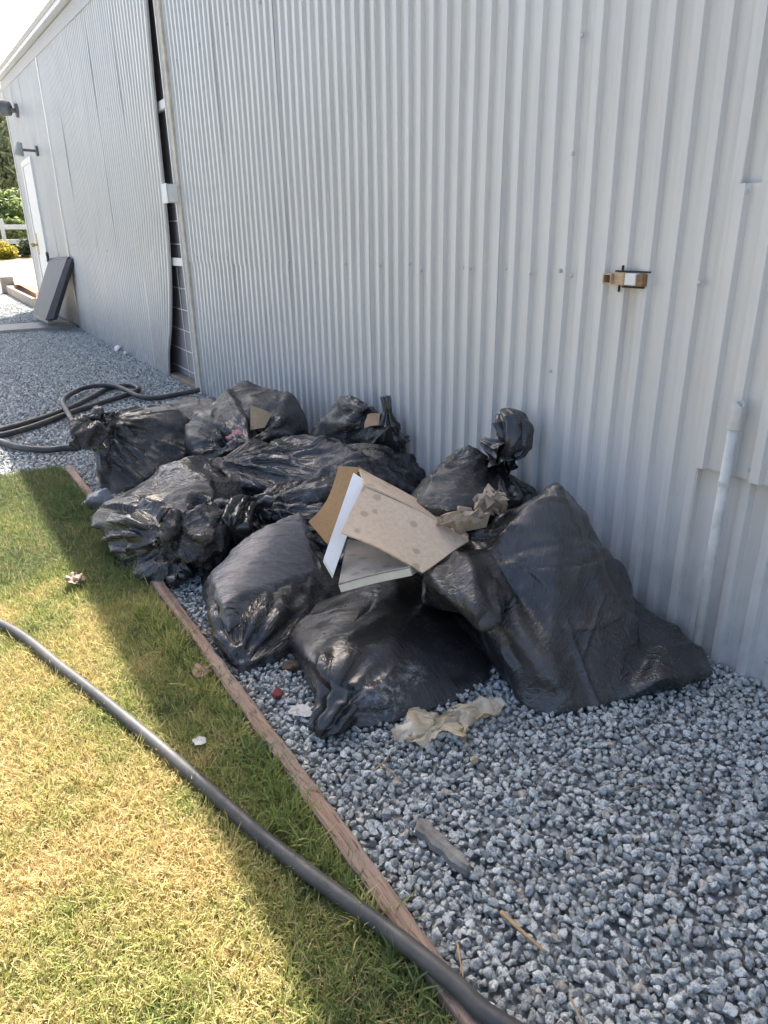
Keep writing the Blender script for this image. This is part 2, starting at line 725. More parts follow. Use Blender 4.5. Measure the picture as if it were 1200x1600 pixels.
ys = [-40, -10, -3, 0, 4, 8, 12, 15, 18, 20, 22, 24, 26, 28, 29, 30, 31, 33, 36, 40, 50, 70, 100, 200, 600]
xs = [-300, -100, -40, -15, -6, -2, 0, 2, 6, 15, 40, 100, 300]
gv = [(x, y, terrain(x, y) - .012) for y in ys for x in xs]
gf = [(j * len(xs) + i, j * len(xs) + i + 1, (j + 1) * len(xs) + i + 1, (j + 1) * len(xs) + i)
      for j in range(len(ys) - 1) for i in range(len(xs) - 1)]
tag(data_obj('ground', gv, gf, mat_ground()), kind='structure')


def board_x(y):
    """the line of the timber edging"""
    return float(np.interp(y, [-1.2, .5, 1.1, 2.08, 3.6], [.418, .424, .427, .424, .392]))


LAWN_END = 3.70


def mat_soil():
    N = Nodes('lawn_soil')
    p = N.pos()
    c = N.ramp(N.noise(25, 6, .65, p), [(.3, (.10, .075, .04)), (.7, (.26, .20, .10))])
    N.set(c, .95)
    N.bump(N.noise(60, 4, .6, p), .6, .01)
    return N.m


lv, lf = [], []
yy = np.linspace(-1.2, LAWN_END, 50)
for i, y in enumerate(yy):
    for k, x in enumerate(np.linspace(-3.0, 1.0, 25)):
        xx = -3.0 + (board_x(y) - .012 + 3.0) * (k / 24)
        lv.append((xx, y + .05 * math.sin(xx * 9) + .03 * math.sin(xx * 23), .002 + .006 * math.sin(xx * 5 + y * 3)))
lf = [(j * 25 + i, j * 25 + i + 1, (j + 1) * 25 + i + 1, (j + 1) * 25 + i) for j in range(49) for i in range(24)]
tag(data_obj('lawn', lv, lf, mat_soil(), smooth=True), kind='structure')

# concrete strip in front of the far door
bm = bmesh.new()
add_box(bm, (-6.0, 10.02, -.1), (WALL_X - .03, 10.75, .045), .012)
tag(bm_obj('concrete_path', bm, M_CONC), kind='structure')

# ------------------------------------------------------------------ the metal building
shed = empty('metal_shed', (WALL_X + 3, 6.0, 0))
tag(shed, 'long pale grey shed clad in vertical corrugated metal behind the bags', 'shed')
SCREWS = bmesh.new()


def screw(y, z, x=WALL_X - RIB, s=.006, bm=None):
    bm = bm or SCREWS
    r = bmesh.ops.create_uvsphere(bm, u_segments=8, v_segments=5, radius=s)
    bmesh.ops.transform(bm, matrix=Matrix.Translation((x, y, z)) @ Matrix.Diagonal((.6, 1, 1, 1)), verts=r['verts'])


# right-hand run of sheets, lower and upper course meeting at z .92 on the left part
y = 5.065
k = 0
while y > -3.2:
    nr = 11
    if k < 2:
        sheet('wall_sheet', y, nr, -.04, .925, shed, x=WALL_X, seed=k)
        sheet('wall_sheet', y, nr, .905, lambda q: rake(q) - .01, shed, x=WALL_X - .003, seed=k + 40)
    else:
        sheet('wall_sheet', y, nr, -.04, lambda q: rake(q) - .01, shed, seed=k)
    y -= nr * PITCH
    k += 1
for yy in np.arange(4.9, .2, -PITCH * 4):
    screw(yy - .02, .936 + rng.normal() * .004, s=.0055)
for yy in np.arange(4.9, .2, -PITCH * 6):
    screw(yy - .02, 2.05 + rng.normal() * .004, s=.0055)
for yy in np.arange(12.9, 6.5, -PITCH * 6):
    for zz in (.10, 1.0, 2.05):
        screw(yy, zz + rng.normal() * .005, s=.007)
for yy in (1.335, 1.05, .86, .79):
    screw(yy, .075 + rng.normal() * .006, x=WALL_X - .002, s=.006)
for (px, py) in ((1092, 443), (1172, 300), (1097, 712), (1178, 733), (1137, 725), (640, 412), (725, 418), (790, 420), (875, 423), (893, 431), (860, 580), (895, 240), (910, 55)):
    q = at_x(px, py, WALL_X - RIB)
    screw(q[1], q[2], x=WALL_X - RIB - (.012 if px > 1090 and py < 735 and px != 1092 else 0), s=.006)

# left-hand run
GAP = ([-.1, 0, .25, .55, .93, 2.466, 3.0], [5.88, 5.85, 5.76, 5.63, 5.516, 5.366, 5.31])


def bent(yy, xx, z, u):
    e = float(np.interp(z, *GAP))
    y_far, y_near = 6.375, 5.5
    t = max(0.0, min(1.0, (y_far - yy) / (y_far - y_near)))
    yn = y_far + (e - y_far) * t ** 1.15 if z < 1.2 else y_far + (e - y_far) * t
    low = max(0.0, 1 - z / .75)
    xx -= low * .028 * t ** 2 + .012 * t ** 3 * math.sin(z * 9) * low
    return yn, xx


k = 0
y = 13.335
while y > 6.4:
    nr = 12
    sheet('wall_sheet', y, nr, .0 if y < 10.2 else .03, lambda q: rake(q) - .01, shed, seed=k + 70)
    y -= nr * PITCH
    k += 1
sheet('wall_sheet', 6.375, 12, .0, lambda q: rake(min(q, 6)) - .01, shed, edge=bent, seed=99, label='corrugated sheet bent outward along the gap')
for (px, py) in ((147, 213), (167, 392), (252, 566), (225, 575)):
    q = at_x(px, py, WALL_X - RIB)
    screw(q[1], q[2], s=.009)
tag(bm_obj('screws', SCREWS, simple('screw_heads', (.40, .41, .42), .4, .3, 200), shed), kind='stuff')
# vertical trims
bm = bmesh.new(); add_box(bm, (WALL_X - .03, 13.31, 0), (WALL_X + .05, 13.37, rake(13.3) - .02), .006)
bm_obj('corner_trim', bm, M_TRIM, shed)
bm = bmesh.new(); add_box(bm, (WALL_X - .02, 9.86, 0), (WALL_X - .0145, 9.93, rake(9.9) - .02), .002)
bm_obj('joint_trim', bm, M_METAL, shed)
# body behind the cladding keeps the inside dark
v = [(WALL_X + .16, -3.4, -.1), (WALL_X + .16, 13.3, -.1), (WALL_X + .16, 13.3, rake(13.3) - .03), (WALL_X + .16, -3.4, rake(-3.4) - .03)]
v += [(9.5, b, c) for (a, b, c) in v]
data_obj('inner_body', v, [(0, 1, 2, 3), (7, 6, 5, 4), (1, 5, 6, 2), (4, 0, 3, 7), (4, 5, 1, 0)], M_INSIDE, shed)
v = []
for (a, b) in ((WALL_X - .09, -3.5), (WALL_X - .09, 13.45), (9.7, 13.45), (9.7, -3.5)):
    v.append((a, b, rake(b) + .035))
for (a, b) in ((WALL_X - .09, -3.5), (WALL_X - .09, 13.45), (9.7, 13.45), (9.7, -3.5)):
    v.append((a, b, rake(b)))
data_obj('roof', v, [(0, 1, 2, 3), (7, 6, 5, 4), (0, 4, 5, 1), (1, 5, 6, 2), (2, 6, 7, 3), (3, 7, 4, 0)], M_METAL, shed)
for name, xo, zo, h, m in (('fascia', -.022, -.13, .12, simple('grey_fascia_paint', (.46, .46, .45), .6, .1, 20)), ('rake_board', -.095, .04, .05, M_WOOD_W)):
    v = []
    for b in (-3.5, 13.47):
        for (a, c) in ((0, 0), (.018, 0), (.018, h), (0, h)):
            v.append((WALL_X + xo + a, b, rake(b) + zo + c))
    data_obj(name, v, [(0, 1, 2, 3), (7, 6, 5, 4), (0, 4, 5, 1), (1, 5, 6, 2), (2, 6, 7, 3), (3, 7, 4, 0)], m, shed)
# the gap: post, rails, wire, and an added sheet whose grey imitates flare inside
bm = bmesh.new(); add_box(bm, (WALL_X - .034, 5.045, -.02), (WALL_X + .055, 5.118, rake(5.1) - .02), .003)
bm_obj('edge_post', bm, M_WOOD_W, shed)
bm = bmesh.new(); add_box(bm, (WALL_X - .043, 5.1185, -.02), (WALL_X + .05, 5.132, rake(5.1) - .02), .002)
bm_obj('edge_trim', bm, M_WHITE, shed)
for z in (1.886, .894):
    bm = bmesh.new(); add_box(bm, (WALL_X + .012, 5.135, z - .028), (WALL_X + .045, 5.62, z + .028), .004)
    bm_obj('rail', bm, M_WHITE, shed)
bm = bmesh.new(); add_box(bm, (WALL_X - .03, 5.135, -.03), (WALL_X + .1, 5.9, .035), .006)
bm_obj('sill_board', bm, simple('dark_worn_wood', (.22, .18, .14), .8, .3, 14, .3), shed)
bm = bmesh.new(); add_box(bm, (WALL_X + .062, 5.0, .0), (WALL_X + .075, 6.2, 2.9))
bm_obj('added_gap_sheet', bm, simple('gap_flare_grey', (.33, .31, .315), .6, .2, 4), shed)
bm = bmesh.new()
for z in np.arange(.08, 1.36, .155):
    if abs(z - .894) > .05:
        add_tube(bm, [(WALL_X + .050, 5.13, z), (WALL_X + .050, 6.0, z + .01)], .0045, 6)
for yy in (5.30, 5.42, 5.60):
    add_tube(bm, [(WALL_X + .055, yy, .03), (WALL_X + .055, yy + .01, .85)], .003, 6)
bm_obj('wire_mesh', bm, M_WIRE, shed)
# far door
bm = bmesh.new(); add_box(bm, (WALL_X - .030, 11.62, .06), (WALL_X - .005, 12.46, 2.05), .004)
door = bm_obj('door', bm, M_WHITE, shed)
for lo, hi in (((WALL_X - .045, 11.54, .05), (WALL_X - .004, 11.618, 2.12)), ((WALL_X - .045, 12.462, .05), (WALL_X - .004, 12.54, 2.12)),
               ((WALL_X - .045, 11.6185, 2.052), (WALL_X - .004, 12.4615, 2.12))):
    bm = bmesh.new(); add_box(bm, lo, hi, .004)
    bm_obj('door_frame', bm, M_WHITE, door)
bm = bmesh.new()
add_box(bm, (WALL_X - .037, 12.33, .86), (WALL_X - .0305, 12.42, 1.16), .002)
add_tube(bm, [(WALL_X - .037, 12.375, 1.0), (WALL_X - .09, 12.375, 1.0)], .014, 10)
r = bmesh.ops.create_uvsphere(bm, u_segments=12, v_segments=8, radius=.032)
bmesh.ops.translate(bm, vec=(WALL_X - .1, 12.375, 1.0), verts=r['verts'])
bm_obj('handle', bm, simple('brass', (.45, .33, .14), .35, .15, 30, Metallic=.8), door)
# overlapping patch sheet on the right
sheet('patch_sheet', 1.0515 + .0, 14, .505, 1.142, shed, x=WALL_X - .019, seed=7, label='overlapping corrugated patch sheet with a raw lower edge')

# ------------------------------------------------------------------ things fixed to the wall
br = empty('wall_bracket', (WALL_X, 1.33, .936))
tag(br, 'rusty square steel bracket poking through the corrugated wall', 'bracket')


def tube_sq(bm, lo, hi, t):
    """square tube along X, open ends"""
    (x0, y0, z0), (x1, y1, z1) = lo, hi
    add_box(bm, (x0, y0, z0), (x1, y0 + t, z1)); add_box(bm, (x0, y1 - t, z0), (x1, y1, z1))
    add_box(bm, (x0 + .0005, y0 + t, z0), (x1, y1 - t, z0 + t)); add_box(bm, (x0 + .0005, y0 + t, z1 - t), (x1, y1 - t, z1))


bm = bmesh.new()
tube_sq(bm, (WALL_X - .045, 1.352, .922), (WALL_X + .05, 1.380, .948), .0035)
bm_obj('square_tube', bm, M_TARN, br)
bm = bmesh.new(); add_box(bm, (WALL_X - .036, 1.318, .920), (WALL_X - .012, 1.3515, .951), .002)
bm_obj('clamp_block', bm, M_TARN, br)
bm = bmesh.new(); add_box(bm, (WALL_X - .034, 1.283, .921), (WALL_X - .012, 1.3175, .950), .002)
bm_obj('white_plate', bm, M_WHITE, br)
bm = bmesh.new(); add_box(bm, (WALL_X - .031, 1.262, .919), (WALL_X - .010, 1.2825, .948), .002)
bm_obj('end_cap', bm, M_RUST, br)
bm = bmesh.new()
add_box(bm, (WALL_X - .020, 1.255, .9515), (WALL_X - .011, 1.362, .9555)); add_box(bm, (WALL_X - .019, 1.268, .9135), (WALL_X - .011, 1.335, .9175))
add_box(bm, (WALL_X - .0185, 1.340, .956), (WALL_X - .012, 1.343, .968)); add_box(bm, (WALL_X - .0185, 1.346, .902), (WALL_X - .012, 1.349, .9195))
bm_obj('cut_slot', bm, M_BLACK, br)  # raised black strips, painted dark in place of the shade inside cut slots

pipe = empty('conduit', (1.54, .94, 0))
tag(pipe, 'grey plastic conduit standing against the wall behind the tall bag', 'conduit pipe')
bm = bmesh.new(); add_tube(bm, [(1.508, .943, -.03), (1.506, .942, .3), (1.507, .940, .63)], .0122, 16)
bm_obj('pipe', bm, M_PVC, pipe, True)
bm = bmesh.new()
prof = [(.625, .0118), (.625, .0142), (.684, .0146), (.684, .0120), (.65, .0112)]
vv, ff = [], []
for (z, r_) in prof:
    for k in range(18):
        a = 2 * math.pi * k / 18
        vv.append((1.507 + r_ * math.cos(a), .940 + r_ * math.sin(a), z + (.006 * math.cos(a * 2) if z > .68 else 0)))
ff = [(i * 18 + k, i * 18 + (k + 1) % 18, (i + 1) * 18 + (k + 1) % 18, (i + 1) * 18 + k) for i in range(4) for k in range(18)]
data_obj('coupling', vv, ff, M_PVC, pipe)
bm = bmesh.new(); add_tube(bm, [(1.507, .941, .486), (1.507, .941, .498)], .0134, 16)
bm_obj('clamp', bm, M_PVC, pipe)

jb = empty('junction_box', (WALL_X, 5.15, 1.33))
tag(jb, 'small white box fixed to the post beside the wall gap', 'junction box')
bm = bmesh.new(); add_box(bm, (WALL_X - .10, 5.085, 1.275), (WALL_X - .0265, 5.185, 1.385), .006)
bm_obj('housing', bm, M_WHITE, jb)
bm = bmesh.new(); add_box(bm, (WALL_X - .108, 5.08, 1.27), (WALL_X - .1005, 5.19, 1.39), .003)
bm_obj('cover', bm, M_WHITE, jb)

fl = empty('floodlight', (WALL_X, 12.6, 2.8))
tag(fl, 'dark round floodlight high on the wall near the far corner', 'floodlight')
c0 = at_x(30, 173)
bm = bmesh.new(); add_tube(bm, [(WALL_X - .015, c0[1], c0[2]), (WALL_X - .05, c0[1], c0[2])], .085, 20)
bm_obj('wall_plate', bm, M_GREYPLASTIC, fl)
bm = bmesh.new(); add_tube(bm, [(WALL_X - .05, c0[1], c0[2]), (WALL_X - .11, c0[1] + .02, c0[2])], .03, 10)
bm_obj('arm', bm, M_GREYPLASTIC, fl)
bm = bmesh.new(); add_tube(bm, [(WALL_X - .09, c0[1] + .02, c0[2] + .02), (WALL_X - .11, c0[1] + .03, c0[2] + .02), (WALL_X - .20, c0[1] + .08, c0[2] + .03)], [.05, .085, .10], 20)
bm_obj('lamp_head', bm, M_GREYPLASTIC, fl)
bm = bmesh.new(); add_tube(bm, [(WALL_X - .201, c0[1] + .0805, c0[2] + .0305), (WALL_X - .207, c0[1] + .083, c0[2] + .031)], .082, 20)
bm_obj('lens', bm, simple('lamp_glass', (.6, .62, .62), .15, .05, 20), fl)

sl = empty('security_light', (WALL_X, 11.6, 2.2))
tag(sl, 'small grey lamp on a straight arm above the far white door', 'wall lamp')
c1 = at_x(61, 236)
bm = bmesh.new(); add_tube(bm, [(WALL_X - .015, c1[1], c1[2]), (WALL_X - .04, c1[1], c1[2])], .06, 16)
bm_obj('wall_plate', bm, M_GREYPLASTIC, sl)
bm = bmesh.new(); add_tube(bm, [(WALL_X - .04, c1[1], c1[2]), (WALL_X - .22, c1[1] + .02, c1[2] + .01)], .016, 8)
bm_obj('arm', bm, M_GREYPLASTIC, sl)
bm = bmesh.new(); add_tube(bm, [(WALL_X - .21, c1[1] + .02, c1[2] + .09), (WALL_X - .225, c1[1] + .02, c1[2] + .02), (WALL_X - .24, c1[1] + .02, c1[2] - .06)], [.03, .045, .06], 14)
bm_obj('lamp_head', bm, simple('pale_fixture', (.35, .36, .34), .5, .1, 20), sl)

dp = empty('downpipe', (WALL_X, 13.45, 0))
tag(dp, 'white gutter and downpipe at the far end of the eaves', 'downpipe')
bm = bmesh.new(); add_box(bm, (WALL_X - .07, 13.48, rake(13.4) - .22), (5.0, 13.60, rake(13.4) - .06), .01)
bm_obj('gutter', bm, M_WHITE, dp)
bm = bmesh.new(); add_tube(bm, [(WALL_X + .02, 13.53, rake(13.4) - .2), (WALL_X + .02, 13.53, rake(13.4) - .45), (WALL_X + .35, 13.47, rake(13.4) - .6), (WALL_X + .35, 13.47, 0)], .045, 12)
bm_obj('pipe', bm, M_WHITE, dp)

# ------------------------------------------------------------------ leaning panel by the door
pan = empty('leaning_panel', (1.3, 11.2, .045))
tag(pan, 'grey flat panel leaning on the shed wall in front of the far door', 'panel')


def slab(name, corners, thick, mat, parent, nx=1, ny=1, warp=None, smooth=False):
    """quad given by four corners, with thickness along its normal"""
    A, B, Cc, D = [np.array(c, float) for c in corners]
    n = np.cross(B - A, D - A); n /= np.linalg.norm(n)
    vs = []
    for side in (0, 1):
        for j in range(ny + 1):
            for i in range(nx + 1):
                u, v_ = i / nx, j / ny
                p = (A * (1 - u) + B * u) * (1 - v_) + (D * (1 - u) + Cc * u) * v_
                if warp:
                    p = p + n * warp(u, v_)
                vs.append(p - n * (thick * side))
    m = (nx + 1) * (ny + 1)
    W = nx + 1
    fs = []
    for j in range(ny):
        for i in range(nx):
            a = j * W + i
            fs.append((a, a + 1, a + W + 1, a + W))
            fs.append((m + a, m + a + W, m + a + W + 1, m + a + 1))
    for i in range(nx):
        fs.append((i + 1, i, m + i, m + i + 1))
        a = ny * W + i
        fs.append((a, a + 1, m + a + 1, m + a))
    for j in range(ny):
        a = j * W
        fs.append((a, a + W, m + a + W, m + a))
        a = j * W + nx
        fs.append((a + W, a, m + a, m + a + W))
    return data_obj(name, vs, fs, mat, parent, smooth)


b0, b1 = at_z(71, 500, .16), at_z(51, 488, .16)
t0, t1 = at_x(104, 405, WALL_X - .08), at_x(76, 407, WALL_X - .08)
slab('panel_face', [b1, b0, t0, t1], .015, M_PANEL, pan)
off = np.array([.05, -.02, .01])
slab('side_rail', [b0 + off * .2, b0 + off * 1.6 + (0, -.05, 0), t0 + off * 1.0 + (0, -.05, 0), t0 + off * .2], .06, M_PANELEDGE, pan)
slab('top_rail', [t1 + (0, 0, .002), t0 + (0, 0, .002), t0 + (.03, 0, .03), t1 + (.03, 0, .03)], .03, M_PANELEDGE, pan)
g0, g1 = at_z(72, 506, .06), at_z(51, 495, .06)
for dz in (0.0, .06):
    q = np.array([.02, 0, dz])
    slab('foot_strip', [g1 + q, g0 + q, g0 + q + (0.004, 0, .04), g1 + q + (0.004, 0, .04)], .06, M_WOOD_W, pan)
bm = bmesh.new()
c = t1 + np.array([0, .05, .0])
add_tube(bm, [c + np.array([0, 0, -.02]), c + np.array([0, -.02, .05]), c + np.array([-.01, -.07, .10]), c + np.array([-.01, -.12, .08])], .018, 8)
bm_obj('hook', bm, M_PANELEDGE, pan)

# ------------------------------------------------------------------ scatter with geometry nodes
def scatter(name, base_verts, base_faces, protos, dist_min, density, smin, smax, seed, tilt=3.14, zoff=0.0, flat=(1, 1, 1), align=False):
    me = bpy.data.meshes.new(name)
    me.from_pydata([tuple(map(float, v)) for v in base_verts], [], base_faces)
    o = bpy.data.objects.new(name, me)
    C.objects.link(o)
    col = bpy.data.collections.new(name + '_shapes')
    for p in protos:
        col.objects.link(p)
    ng = bpy.data.node_groups.new(name, 'GeometryNodeTree')
    ng.interface.new_socket('Geometry', in_out='INPUT', socket_type='NodeSocketGeometry')
    ng.interface.new_socket('Geometry', in_out='OUTPUT', socket_type='NodeSocketGeometry')
    n = ng.nodes
    gi, go = n.new('NodeGroupInput'), n.new('NodeGroupOutput')
    d = n.new('GeometryNodeDistributePointsOnFaces')
    d.distribute_method = 'POISSON'
    d.inputs['Distance Min'].default_value = dist_min
    d.inputs['Density Max'].default_value = density
    d.inputs['Seed'].default_value = seed
    ci = n.new('GeometryNodeCollectionInfo')
    ci.inputs['Collection'].default_value = col
    ci.inputs['Separate Children'].default_value = True
    ci.inputs['Reset Children'].default_value = True
    ip = n.new('GeometryNodeInstanceOnPoints')
    ip.inputs['Pick Instance'].default_value = True
    rr = n.new('FunctionNodeRandomValue'); rr.data_type = 'FLOAT_VECTOR'
    rr.inputs[0].default_value = (-tilt, -tilt, 0)
    rr.inputs[1].default_value = (tilt, tilt, 6.283)
    rr.inputs['Seed'].default_value = seed + 1
    rs = n.new('FunctionNodeRandomValue'); rs.data_type = 'FLOAT'
    rs.inputs[2].default_value = smin
    rs.inputs[3].default_value = smax
    rs.inputs['Seed'].default_value = seed + 2
    ri = n.new('FunctionNodeRandomValue'); ri.data_type = 'INT'
    ri.inputs[4].default_value = 0
    ri.inputs[5].default_value = len(protos) - 1
    ri.inputs['Seed'].default_value = seed + 3
    L = ng.links.new
    L(gi.outputs[0], d.inputs['Mesh'])
    L(d.outputs['Points'], ip.inputs['Points'])
    L(ci.outputs[0], ip.inputs['Instance'])
    L(rr.outputs[0], ip.inputs['Rotation'])
    L(rs.outputs[1], ip.inputs['Scale'])
    L(ri.outputs[2], ip.inputs['Instance Index'])
    L(ip.outputs[0], go.inputs[0])
    md = o.modifiers.new('scatter', 'NODES')
    md.node_group = ng
    o.location.z = zoff
    return tag(o, kind='stuff')


def mat_stone():
    N = Nodes('granite_chips')
    oi = N.n('ShaderNodeObjectInfo')
    add = N.n('ShaderNodeVectorMath', operation='ADD')
    N.l(N.obj(), add.inputs[0])
    comb = N.n('ShaderNodeCombineXYZ')
    for k in range(3):
        N.l(N.math('MULTIPLY', oi.outputs['Random'], 37.0 * (k + 1)), comb.inputs[k])
    N.l(comb.outputs[0], add.inputs[1])
    vec = add.outputs[0]
    base = N.ramp(oi.outputs['Random'], [(0, (.27, .285, .278)), (.10, (.36, .380, .37)), (.24, (.45, .475, .46)), (.65, (.55, .578, .555)), (.95, (.65, .675, .645)), (.985, (.48, .42, .34))])
    N_ = N.t.nodes[-1] if False else None
    speck = N.noise(3.2, 6, .75, vec)
    c = N.mix(N.val(speck, .49, .57, 0, .85), base, (.17, .185, .19))
    c = N.mix(N.val(N.noise(2.1, 3, .6, vec), .58, .72, 0, .5), c, (.58, .57, .55))
    N.set(c, .75, Specular_IOR_Level=.35)
    N.bump(N.noise(4.0, 4, .7, vec), .35, .1)
    return N.m


M_STONE = mat_stone()


def stone_proto(k):
    """a crushed stone: the hull of a few points, edges slightly worn"""
    r = np.random.default_rng(500 + k)
    P = r.normal(size=(13 + k % 6, 3))
    P /= np.linalg.norm(P, axis=1)[:, None]
    P *= r.uniform(.8, 1.0, (len(P), 1))
    P *= np.array([1.0, r.uniform(.62, .95), r.uniform(.5, .85)]) * .62
    bm = hull_bm(P)
    bmesh.ops.dissolve_limit(bm, angle_limit=.22, verts=bm.verts, edges=bm.edges)
    bmesh.ops.bevel(bm, geom=bm.edges[:], offset=.045 + .03 * (k % 3), segments=1, affect='EDGES', clamp_overlap=True)
    bmesh.ops.triangulate(bm, faces=bm.faces)
    me = bpy.data.meshes.new('gravel_stone')
    bm.to_mesh(me); bm.free()
    me.materials.append(M_STONE)
    me.polygons.foreach_set('use_smooth', [k % 4 == 0] * len(me.polygons))
    return bpy.data.objects.new('gravel_stone', me)


stones = [stone_proto(k) for k in range(18)]


def strip(y0, y1, xa, xb, n=24, z=0.0):
    vs, fs = [], []
    for i in range(n + 1):
        y = y0 + (y1 - y0) * i / n
        a = xa(y) if callable(xa) else xa
        b = xb(y) if callable(xb) else xb
        vs += [(a, y, z), (b, y, z)]
    for i in range(n):
        fs.append((2 * i, 2 * i + 1, 2 * i + 3, 2 * i + 2))
    return vs, fs


gx = lambda y: board_x(y) + .045
v1, f1 = strip(-.9, 3.9, gx, WALL_X - .008)
scatter('gravel', v1, f1, stones, .0092, 17000, .009, .019, 3, .6, -.004)
scatter('gravel', v1, f1, stones, .0118, 10500, .010, .024, 5, .7, .006)
v2, f2 = strip(LAWN_END - .06, 10.0, lambda y: -2.6, lambda y: (WALL_X - .008) if y > 3.9 else gx(y), 40)
scatter('gravel', v2, f2, stones, .018, 4200, .018, .032, 7, .7, .003)
v3, f3 = strip(10.75, 15.0, -2.6, WALL_X - .02)
scatter('gravel', v3, f3, stones, .026, 1800, .022, .04, 9, .7, .003)


# ------------------------------------------------------------------ grass
def mat_grass(dry):
    N = Nodes('dry_grass' if dry else 'lawn_grass')
    oi = N.n('ShaderNodeObjectInfo')
    p = oi.outputs['Location']
    s = N.n('ShaderNodeSeparateXYZ'); N.l(p, s.inputs[0])
    patch = N.val(N.noise(1.9, 6, .7, p), .32, .66, .1, .80)
    # greener towards the board and at the far end of the lawn
    edge = N.val(s.outputs[0], .16, .36)
    far = N.val(s.outputs[1], 1.9, 2.7)
    green = N.math('ADD', N.math('MULTIPLY', edge, .30), N.math('MULTIPLY', far, .46))
    k = N.math('ADD', N.math('ADD', patch, green), N.math('MULTIPLY', oi.outputs['Random'], .26))
    if dry:
        c = N.ramp(k, [(.45, (.62, .49, .26)), (.85, (.50, .42, .20)), (1.05, (.33, .29, .14))])
    else:
        c = N.ramp(N.math('MULTIPLY', k, .8), [(.40, (.60, .48, .23)), (.53, (.44, .42, .15)), (.64, (.25, .30, .085)), (.84, (.135, .185, .07))])
    N.set(c, .6, Specular_IOR_Level=.25)
    tr = N.n('ShaderNodeBsdfTranslucent'); N.l(c, tr.inputs[0])
    mx = N.n('ShaderNodeMixShader'); mx.inputs[0].default_value = .35
    N.l(N.b.outputs[0], mx.inputs[1]); N.l(tr.outputs[0], mx.inputs[2])
    N.l(mx.outputs[0], N.t.nodes['Material Output'].inputs[0])
    return N.m


def tuft(k, mat, n, lmin, lmax, spread, lean, name, width=.0019):
    r = np.random.default_rng(900 + k)
    vs, fs = [], []
    for _ in range(n):
        a = r.uniform(0, 6.283)
        c = np.array([r.normal() * spread, r.normal() * spread, 0])
        L = r.uniform(lmin, lmax)
        ln = abs(r.normal()) * lean + .15
        d = np.array([math.cos(a), math.sin(a), 0])
        sd = np.array([-d[1], d[0], 0]) * width * r.uniform(.6, 1.2)
        b = len(vs)
        pz = c.copy(); ang = .15
        for j in range(4):
            w = (1, .85, .55, 0.06)[j]
            vs += [pz - sd * w, pz + sd * w]
            ang = min(1.75, ang + ln * .55)
            pz = pz + (d * math.sin(ang) + np.array([0, 0, math.cos(ang)])) * L / 3
        for j in range(3):
            fs.append((b + 2 * j, b + 2 * j + 1, b + 2 * j + 3, b + 2 * j + 2))
    me = bpy.data.meshes.new(name)
    me.from_pydata([tuple(map(float, v)) for v in vs], [], fs)
    me.materials.append(mat)
    return bpy.data.objects.new(name, me)


M_GRASS, M_DRY = mat_grass(False), mat_grass(True)
greens = [tuft(k, M_GRASS, 11, .014, .036, .009, .55, 'grass_tuft', .0014) for k in range(8)]
drys = [tuft(50 + k, M_DRY, 9, .014, .036, .014, 1.4, 'straw_tuft', .0011) for k in range(6)]
talls = [tuft(80 + k, M_GRASS, 13, .035, .075, .010, .75, 'tall_tuft', .0023) for k in range(6)]
lx = lambda y: board_x(y) - .015
v4, f4 = strip(-1.1, LAWN_END, -1.7, lx, 30, .004)
scatter('grass', v4, f4, greens, .005, 13000, .6, 1.25, 21, .35)
scatter('grass', v4, f4, drys, .006, 9000, .6, 1.25, 23, .35)
scatter('grass', v4, f4, talls, .03, 420, .35, .70, 27, .4)


